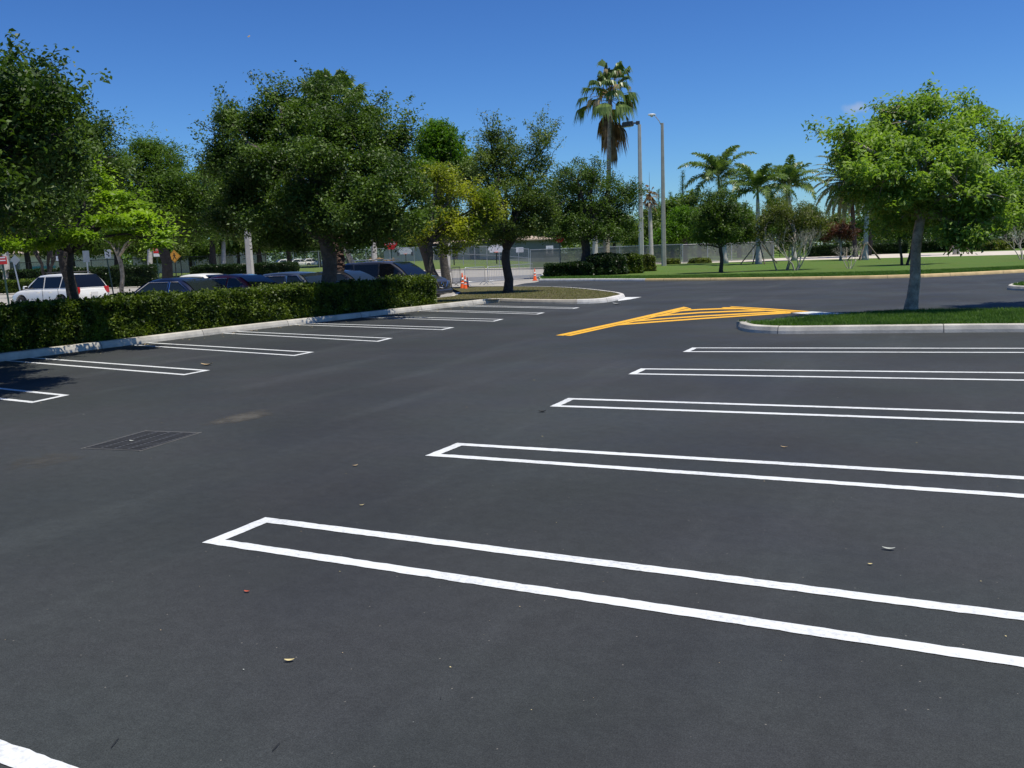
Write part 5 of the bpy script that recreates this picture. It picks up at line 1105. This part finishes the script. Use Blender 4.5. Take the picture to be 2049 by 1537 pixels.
# ------------------------------------------------------------------ cars (x forward, y left)
def wheel(root, x, y, r, s, rim='silver'):
    g_ = empty('wheel', (x, y, r), None, None); g_.parent = root
    mb = MB(); mb.lathe([(r*.62, -.1), (r*.94, -.11), (r, -.07), (r, .07), (r*.94, .11), (r*.62, .1)], n=28, axis='Y'); mb.build('tyre', M['rubber'], g_, smooth=True)
    mb = MB(); mb.lathe([(r*.64, s*.06), (r*.6, s*.075)], n=24, axis='Y')
    for i in range(5): mb.box((math.cos(i*1.2566)*r*.32, s*.09, math.sin(i*1.2566)*r*.32), (r*.6, .03, r*.16), M=Matrix.Rotation(-i*1.2566, 3, 'Y'))
    mb.lathe([(r*.16, s*.07), (r*.12, s*.12)], n=12, axis='Y'); mb.build('rim', M[rim], g_)
def car(name, label, cat, p):
    """p: L,W,zt(roof),belt, hood, deck, ws(x of windscreen foot, top), rs(x of rear glass foot, top), wb, r, paint ..."""
    L, W, zr, zb = p['L'], p['W'], p['roof'], p['belt']; hw = W/2; root = empty(name, (0, 0, 0), label, cat); pm_ = M[p['paint']]
    xf0, xf1 = p['ws']; xr0, xr1 = p['rs']; xf, xr = L/2, -L/2
    # lower body
    st = [(xr, .42, p['deck']-.26, .80), (xr+.06, .3, p['deck']-.08, .93), (xr+.35, .24, p['deck'], .985), (xr0-.02, .2, max(p['deck'], zb-.02), 1), (xr0+.3, .2, zb, 1), (0, .2, zb, 1), (xf0-.25, .2, zb-.01, 1), (xf0, .2, zb-.03, 1), (xf0+(xf-xf0)*.4, .22, p['hood'], .99), (xf-.4, .24, p['hood']-.07, .96), (xf-.12, .28, p['hood']-.2, .88), (xf, .36, p['hood']-.34, .74)]
    st = sorted(st, key=lambda s: s[0]); V = []; F = []; k = 12
    for x, z0, z1, w_ in st:
        a = hw*w_; h = z1-z0
        half = [(0, z0), (a*.84, z0), (a*.97, z0+.12), (a, z0+.42*h), (a*.985, z0+.72*h), (a*.93, z1-.02), (a*.80, z1+.012)]
        ring_ = half+[(0, z1+.03)]+[(-y, z) for y, z in half[1:]][::-1]; k = len(ring_); V += [(x, y, z) for y, z in ring_]
    for i in range(len(st)-1):
        for j in range(k): F.append((i*k+j, i*k+(j+1) % k, (i+1)*k+(j+1) % k, (i+1)*k+j))
    F.append(tuple(range(k))); F.append(tuple(range((len(st)-1)*k, len(st)*k))[::-1])
    mb = MB(); mb.add(V, F); body = mb.build('body', pm_, root, smooth=True); s_ = body.modifiers.new('s', 'SUBSURF'); s_.levels = s_.render_levels = 2
    cut = MB()
    for x in (p['wf'], p['wr']): cut.lathe([(p['r']+.07, -hw-.3), (p['r']+.07, hw+.3)], c=(x, 0, p['r']), n=28, axis='Y')
    co = cut.build('cut', pm_); bo = body.modifiers.new('b', 'BOOLEAN'); bo.object = co; bo.operation = 'DIFFERENCE'; bo.solver = 'EXACT'
    bpy.context.view_layer.update(); dg = bpy.context.evaluated_depsgraph_get(); me = bpy.data.meshes.new_from_object(body.evaluated_get(dg)); body.modifiers.clear(); body.data = me; bpy.data.objects.remove(co)
    if not me.materials: me.materials.append(pm_)
    me.polygons.foreach_set('use_smooth', np.ones(len(me.polygons), bool))
    try: me.set_sharp_from_angle(angle=R(35))
    except Exception: pass
    mb = MB(); mb.box((p['wf'], 0, p['r']+.05), (p['r']*2+.04, W-.5, p['r']*1.6)); mb.box((p['wr'], 0, p['r']+.05), (p['r']*2+.04, W-.5, p['r']*1.6)); mb.build('wheel_wells', M['plastic'], body)
    # greenhouse
    wbh, wrh = hw*.90, hw*.66*(p.get('wide', 1.0)); zbb = zb-.03
    def yy(z): return wbh+(wrh-wbh)*(z-zbb)/(zr-zbb)
    BUL = .045
    def sl(x0, z0a, x1, z1a, t): return (x0+(x1-x0)*t+BUL*.6*math.sin(math.pi*t)*np.sign(x0), z0a+(z1a-z0a)*t+BUL*math.sin(math.pi*t))
    prof = [sl(xr0, zbb, xr1, zr-.05, t) for t in (0, .2, .4, .6, .8, 1)]+[(xr1+(xf1-xr1)*t, zr-.05+.055*math.sin(math.pi*(t*.9+.03))) for t in (.15, .35, .55, .75)]+[sl(xf0, zbb, xf1, zr-.06, t) for t in (1, .8, .6, .4, .2, 0)]
    V = []; F = []; k = 7
    for x, z in prof:
        ze = max(zbb-.01, z-.05); V += [(x, yy(zbb)+.0, zbb-.02), (x, yy(ze), ze), (x, yy(ze)*.86, z), (x, 0, z+.015), (x, -yy(ze)*.86, z), (x, -yy(ze), ze), (x, -yy(zbb), zbb-.02)]
    for i in range(len(prof)-1):
        for j in range(k-1): F.append((i*k+j, i*k+j+1, (i+1)*k+j+1, (i+1)*k+j))
    mb = MB(); mb.add(V, F); rf = mb.build('roof', pm_, root, smooth=True)
    if hasattr(rf.data, 'set_sharp_from_angle'): rf.data.set_sharp_from_angle(angle=R(28))
    # glass panels, a few mm proud of the pillars
    gl = M[p.get('glass', 'glass')]
    def xfront(z): return xf1+(xf0-xf1)*(zr-.06-z)/(zr-.06-zbb)
    def xrear(z): return xr1+(xr0-xr1)*(zr-.05-z)/(zr-.05-zbb)
    z0_, z1_ = zb+.02, zr-.115; eps = .012
    def side(pts, s, nm='side_window'):
        mb = MB(); mb.add([(x, s*(yy(z)+eps), z) for x, z in pts], [tuple(range(len(pts)))]); o = mb.build(nm, gl, root)
        if p.get('chrome'):
            m2 = MB(); P = [(x, s*(yy(z)+eps+.004), z) for x, z in pts]; m2.tube(P+[P[0]], .012, 4); m2.build('window_trim', M['chrome'], o)
        return o
    pil = p['pillars']; marg = .1
    for s in (-1, 1):
        for a, b_ in zip(pil[:-1], pil[1:]):
            A0, B0 = a[0]+.035, b_[0]-.035; 
            if a[1] == 'R': A = (xrear(z0_)+marg, xrear(z1_)+marg*.8)
            else: A = (a[0]+.035+a[2]*0, a[0]+.035+a[2])
            if b_[1] == 'F': B = (xfront(z0_)-marg, xfront(z1_)-marg*.8)
            else: B = (b_[0]-.035, b_[0]-.035+b_[2])
            side([(A[0], z0_), (B[0], z0_), (B[1], z1_), (A[1], z1_)], s)
    def slope(x0, z0a, x1, z1a, nm, inset_=.07, sgn=1, ztop=.05):
        n = np.array([-(z1a-z0a), x1-x0]); n = n/np.linalg.norm(n); n = n*np.sign(n[1]) if abs(n[1]) > 1e-3 else n; mb = MB(); rows = 5; V = []; F = []
        for i in range(rows):
            t = .06+(.9)*i/(rows-1); x, z = sl(x0, z0a, x1, z1a, t); ys = (yy(z)-inset_)*np.array([-1, -.6, 0, .6, 1])
            for y in ys: V.append((x+n[0]*(.022-.004*(abs(y) > .6)), y, z+n[1]*(.022+.0)))
        for i in range(rows-1):
            for j in range(4): F.append((i*5+j, i*5+j+1, (i+1)*5+j+1, (i+1)*5+j))
        mb.add(V, F); return mb.build(nm, gl if nm != 'windshield' or 'wsglass' not in p else M[p['wsglass']], root, smooth=True)
    slope(xf0, zbb, xf1, zr-.05, 'windshield'); slope(xr0, zbb, xr1, zr-.04, 'rear_window')
    # details
    for s in (-1, 1):
        wheel(root, p['wf'], s*(hw-.13), p['r'], s); wheel(root, p['wr'], s*(hw-.13), p['r'], s)
        mb = MB(); mb.box((xf0-.28, s*(hw+.08), zb+.07), (.13, .2, .15), taper=.8); m_ = mb.build('mirror', pm_ if not p.get('mirk') else M[p['mirk']], root, bevel=.03)
        mb = MB(); mb.box((xf0-.352, s*(hw+.08), zb+.065), (.012, .16, .1)); mb.build('mirror_glass', M['plastic'], m_)
        for x in p.get('handles', (-.25, .55)[::1]):
            mb = MB(); mb.box((x-.35, s*(hw*.985+.012), zb-.14), (.18, .03, .03)); mb.build('door_handle', pm_, root, bevel=.008)
        for x in (pil[1][0], pil[-2][0]+0.0):
            mb = MB(); mb.box((x, s*(hw*1.0-.006), (.3+zb)/2), (.012, .012, zb-.34)); mb.build('door_gap', M['plastic'], root)
        mb = MB(); mb.box((xf-.2, s*hw*.70, p['hood']-.27), (.26, .3, .12), rz=-s*.5, taper=.8); mb.build('headlight', M['head'], root, bevel=.03)
        mb = MB(); mb.box((xr+.1, s*hw*.80, p['deck']-.2 if not p.get('suv') else zb-.12), (.16, .24, .3 if p.get('suv') else .16), rz=s*.3, taper=.85); mb.build('tail_light', M['tail'], root, bevel=.03)
        if p.get('rack'):
            mb = MB(); y = s*wrh*.86; mb.tube([(xr1+.25, y, zr+.0), (xr1+.35, y, zr+.07), (0, y, zr+.085), (xf1-.5, y, zr+.07), (xf1-.4, y, zr)], .022, 6); mb.build('roof_rail', M[p['rack']], root, smooth=True)
    if p.get('rack'):
        for x in (-.3, -1.2): mb = MB(); mb.box((x, 0, zr+.085), (.06, wrh*1.7, .03)); mb.build('roof_crossbar', M[p['rack']], root)
    for x_ in (xf, xr):
        mb = MB(); mb.box((x_, 0, .42), (.15, hw*1.55, .2)); mb.build('bumper', M[p.get('bumper', p['paint'])], root, bevel=.05)
    mb = MB(); mb.box((xr-.04 if not p.get('suv') else xr-.03, 0, p['deck']-.32 if not p.get('suv') else .78), (.03, .34, .17)); mb.build('licence_plate', M['refl'], root)
    gr_ = MB(); gr_.box((xf-.035, 0, p['hood']-.36), (.06, hw*.95, .2), M=Matrix.Rotation(R(-8), 3, 'Y')); g_ = gr_.build('grille', M['plastic'], root)
    if p.get('emblem'):
        mb = MB(); c = (xf+.015, 0, p['hood']-.34); P = [(c[0], .085*math.cos(a*.3927), c[2]+.085*math.sin(a*.3927)) for a in range(17)]; mb.tube(P, .013, 5, cap=False); mb.box((c[0], 0, c[2]), (.015, .24, .035)); mb.build('emblem', M['chrome'], g_)
        mb = MB()
        for s in (-1, 1): mb.tube([(xf+.01, s*.42, p['hood']-.24), (xf+.025, s*.3, p['hood']-.46), (xf+.03, 0, p['hood']-.5)], .018, 5)
        mb.build('grille_trim', M['chrome'], g_)
    return root
SUVW = dict(L=4.58, W=1.82, roof=1.68, belt=1.06, hood=1.0, deck=1.0, ws=(1.15, .35), rs=(-2.2, -1.75), wf=1.36, wr=-1.3, r=.38, paint='car_white', suv=1, rack='lampgray', pillars=[(-2, 'R', 0), (-1.15, 'C', -.12), (-.12, 'B', 0), (1, 'F', 0)], bumper='silver', wide=1.08)
SUVD = dict(L=5.0, W=1.95, roof=1.77, belt=1.13, hood=1.08, deck=1.08, ws=(1.35, .45), rs=(-2.4, -1.95), wf=1.5, wr=-1.42, r=.385, paint='car_gray', suv=1, rack='silver', pillars=[(-2, 'R', 0), (-1.35, 'D', -.1), (-.1, 'B', -.03), (1, 'F', 0)], chrome=0, emblem=1, mirk='plastic', wide=1.1)
SED = dict(L=4.75, W=1.82, roof=1.43, belt=.93, hood=.92, deck=.98, ws=(1.15, .3), rs=(-1.75, -.95), wf=1.4, wr=-1.38, r=.33, paint='car_navy', pillars=[(-1, 'R', 0), (-.05, 'B', -.02), (1, 'F', 0)], chrome=1, glass='glass2')
def park(c, X, Y, rz, z=0): c.location = (X, Y, z); c.rotation_euler = (0, 0, rz); return c
cw = foot(122, 40.5); park(car('sport_utility_vehicle', 'white SUV with roof rack seen from rear left, beyond the hedge', 'car', SUVW), cw[0], cw[1], math.pi, -.02)
park(car('sport_utility_vehicle', 'dark grey SUV with chrome grille emblem parked at the end of the hedge', 'car', SUVD), -22.2, 32.7, 0, -.07)
park(car('sedan', 'navy blue car behind the hedge, second from left', 'car', SED), -22.4, 21.35, 0)
park(car('sedan', 'dark red car tucked between the navy car and the boxy car', 'car', dict(SED, paint='car_darkred', roof=1.44)), -23.0, 24.5, 0)
park(car('station_wagon', 'boxy old grey-blue car directly left of the oak trunk', 'car', dict(SED, paint='car_grayblue', roof=1.42, belt=.95, rs=(-1.9, -1.3), ws=(1.0, .45), glass='glass2', wide=1.12)), -22.9, 27.5, 0)
park(car('sedan', 'dark car with shiny window pillars right of the oak trunk', 'car', dict(SED, paint='car_black', roof=1.4, belt=.93)), -22.9, 30.3, 0)
c = foot(425, 36); park(car('sedan', 'white sedan behind the navy and red cars', 'car', dict(SED, paint='car_white', roof=1.47, belt=.97, chrome=1, glass='glass')), c[0], c[1], .0)
pc = car('sedan', 'x', 'car', dict(SED, paint='car_white'))
for i, (u, d, lb_) in enumerate(((572, 150, 'left'), (598, 150, 'middle'), (620, 152, 'right'))):
    o = pc if i == 0 else copy_tree(pc); q = foot(u, d, 1.0); o.location = Vector([float(a) for a in q]); o.rotation_euler = (0, 0, 1.1+i*.1); o['label'] = 'tiny distant white car beyond the bank, %s of three' % lb_; o['group'] = 'distant parked cars beyond the grassy bank'

# ------------------------------------------------------------------ fallen leaves and litter
def fallen(label, u, v, L_, wd, m, rot, curl=.35, nm='fallen_leaf', cat='leaf'):
    p = G(u, v, .006); V = []; F = []; n = 8
    for i in range(n+1):
        t = i/n; x = (t-.5)*L_; w_ = wd*math.sin(math.pi*(.06+.88*t))**.8/2; z = curl*L_*(2*t-1)**2*.5
        V += [(x, -w_, z+w_*.5), (x, 0, z), (x, w_, z+w_*.5)]
    for i in range(n):
        for j in range(2): F.append((i*3+j, i*3+j+1, (i+1)*3+j+1, (i+1)*3+j))
    mb = MB(); mb.add(V, F); o = mb.build(nm, m, smooth=True); o.location = Vector([float(a) for a in p]); o.rotation_euler = (0, 0, rot); return tag(o, label, cat, 'fallen leaves on the asphalt')
lm = {k: mat('leaf_'+k, c, .7, noise=(30, .25)) for k, c in dict(cream=(.62, .52, .25), red=(.42, .07, .03), brown=(.22, .13, .06), tan=(.45, .33, .18), grey=(.4, .42, .38), dark=(.01, .01, .01)).items()}
for a in (('curled cream leaf in the lower left of the lot', 579, 1322, .045, .018, lm['cream'], .5), ('small dark red leaf above the curled cream leaf', 494, 1184, .035, .016, lm['red'], .2), ('brown leaf on bare asphalt between the grate and the second right line', 711, 932, .05, .02, lm['tan'], 1.), ('grey feather-like scrap between the two nearest right lines', 1778, 1099, .07, .025, lm['grey'], .1),
          ('tan leaf inside the second right line', 1569, 895, .06, .02, lm['tan'], 0.), ('orange-brown leaf by the second left line tip', 414, 731, .22, .08, lm['tan'], .4), ('cream leaf just above the cream-red pair, left of centre', 724, 1011, .035, .012, lm['cream'], .8),
          ('yellow crumb of leaf near the nearest right line', 1741, 1129, .025, .014, lm['cream'], .3), ('white scrap near the nose island kerb', 1234, 609, .28, .13, M['white'], .2), ('dark leaf left of the third right line', 1085, 824, .09, .04, lm['dark'], .3), ('pale leaf on the storm drain grate', 264, 883, .06, .03, lm['grey'], .3)): fallen(*a)
p_ = at(498, 73, 14.); mb = MB(); mb.add([(-.035, 0, 0), (0, .012, .022), (.03, 0, .004), (.004, -.012, -.018), (0, 0, .006)], [(0, 1, 4), (1, 2, 4), (2, 3, 4), (3, 0, 4)]); o = mb.build('drifting_leaf', lm['tan']); o.location = Vector([float(a) for a in p_]); tag(o, 'tiny tan leaf drifting alone in the blue sky at upper left', 'leaf')
P = []
for _ in range(110):
    u, v = rng.uniform(0, 2049), 600+850*rng.random()**1.6; P.append((u, v))
V = []; F = []; mi = []
def scatter(u, v, s, k):
    p = G(u, v, .005); a = rng.uniform(0, 6.28); c, s_ = math.cos(a)*s, math.sin(a)*s; o = len(V)
    V.extend([p+np.array([c, s_, 0]), p+np.array([-s_*.5, c*.5, s*.4]), p+np.array([-c, -s_, s*.15]), p+np.array([s_*.5, -c*.5, s*.1])]); F.append((o, o+1, o+2, o+3)); mi.append(k)
for (u, v) in P: scatter(u, v, rng.uniform(.002, .006)*(1+max(0, (950-v)/200)), int(rng.choice([0, 0, 1, 2, 3])))
for _ in range(260):                                    # crumbs along the left kerb
    y = rng.uniform(8, 29); x = float(np.interp(y, [17, 20, 25, 30], [-17.45, -17.25, -16.7, -16.15]))+rng.exponential(.35); q = uvd((x, y, 0)); scatter(q[0], q[1], rng.uniform(.01, .03), int(rng.choice([0, 1, 1])))
o = npmesh('leaf_litter', V, np.array(F), mats=[lm['cream'], lm['tan'], lm['dark'], lm['grey']], mi=mi); tag(o, 'tiny leaf crumbs and grit scattered over the asphalt', kind='stuff')
for nm, u, v, u2, v2 in (('thin dark twig near the bottom left corner', 222, 1496, 238, 1476), ('thin dark twig right of the other one at the bottom', 545, 1502, 560, 1486)):
    a, b_ = G(u, v, .006), G(u2, v2, .006); mb = MB(); mb.tube([a, (a+b_)/2+np.array([.002, 0, .003]), b_], [.0014, .0018, .001], 5); tag(mb.build('twig', lm['dark']), nm, 'twig')

# ------------------------------------------------------------------ sky: add the single faint puff of cloud by direction
vec = nt.nodes.new('ShaderNodeTexCoord'); cdir = ray(1715, 217); cdir = cdir/np.linalg.norm(cdir)
mp = nt.nodes.new('ShaderNodeVectorMath'); mp.operation = 'SUBTRACT'; mp.inputs[1].default_value = tuple(cdir); nt.links.new(vec.outputs['Generated'], mp.inputs[0])
sx = nt.nodes.new('ShaderNodeVectorMath'); sx.operation = 'MULTIPLY'; sx.inputs[1].default_value = (1, 1, 2.2); nt.links.new(mp.outputs[0], sx.inputs[0])
ns = nt.nodes.new('ShaderNodeTexNoise'); ns.inputs['Scale'].default_value = 90; ns.inputs['Detail'].default_value = 5; nt.links.new(vec.outputs['Generated'], ns.inputs['Vector'])
ln = nt.nodes.new('ShaderNodeVectorMath'); ln.operation = 'LENGTH'; nt.links.new(sx.outputs[0], ln.inputs[0])
ad = nt.nodes.new('ShaderNodeMath'); ad.operation = 'MULTIPLY_ADD'; ad.inputs[1].default_value = .02; nt.links.new(ns.outputs[0], ad.inputs[0]); nt.links.new(ln.outputs['Value'], ad.inputs[2])
mr = nt.nodes.new('ShaderNodeMapRange'); mr.interpolation_type = 'SMOOTHSTEP'
for i, x in enumerate((.01, .027, .42, 0)): mr.inputs[i+1].default_value = x
nt.links.new(ad.outputs[0], mr.inputs[0]); mx = nt.nodes.new('ShaderNodeMix'); mx.data_type = 'RGBA'; mx.inputs[7].default_value = (7, 7, 7.4, 1)
nt.links.new(mr.outputs[0], mx.inputs[0]); nt.links.new(SKY, mx.inputs[6]); nt.links.new(mx.outputs[2], bg.inputs[0])
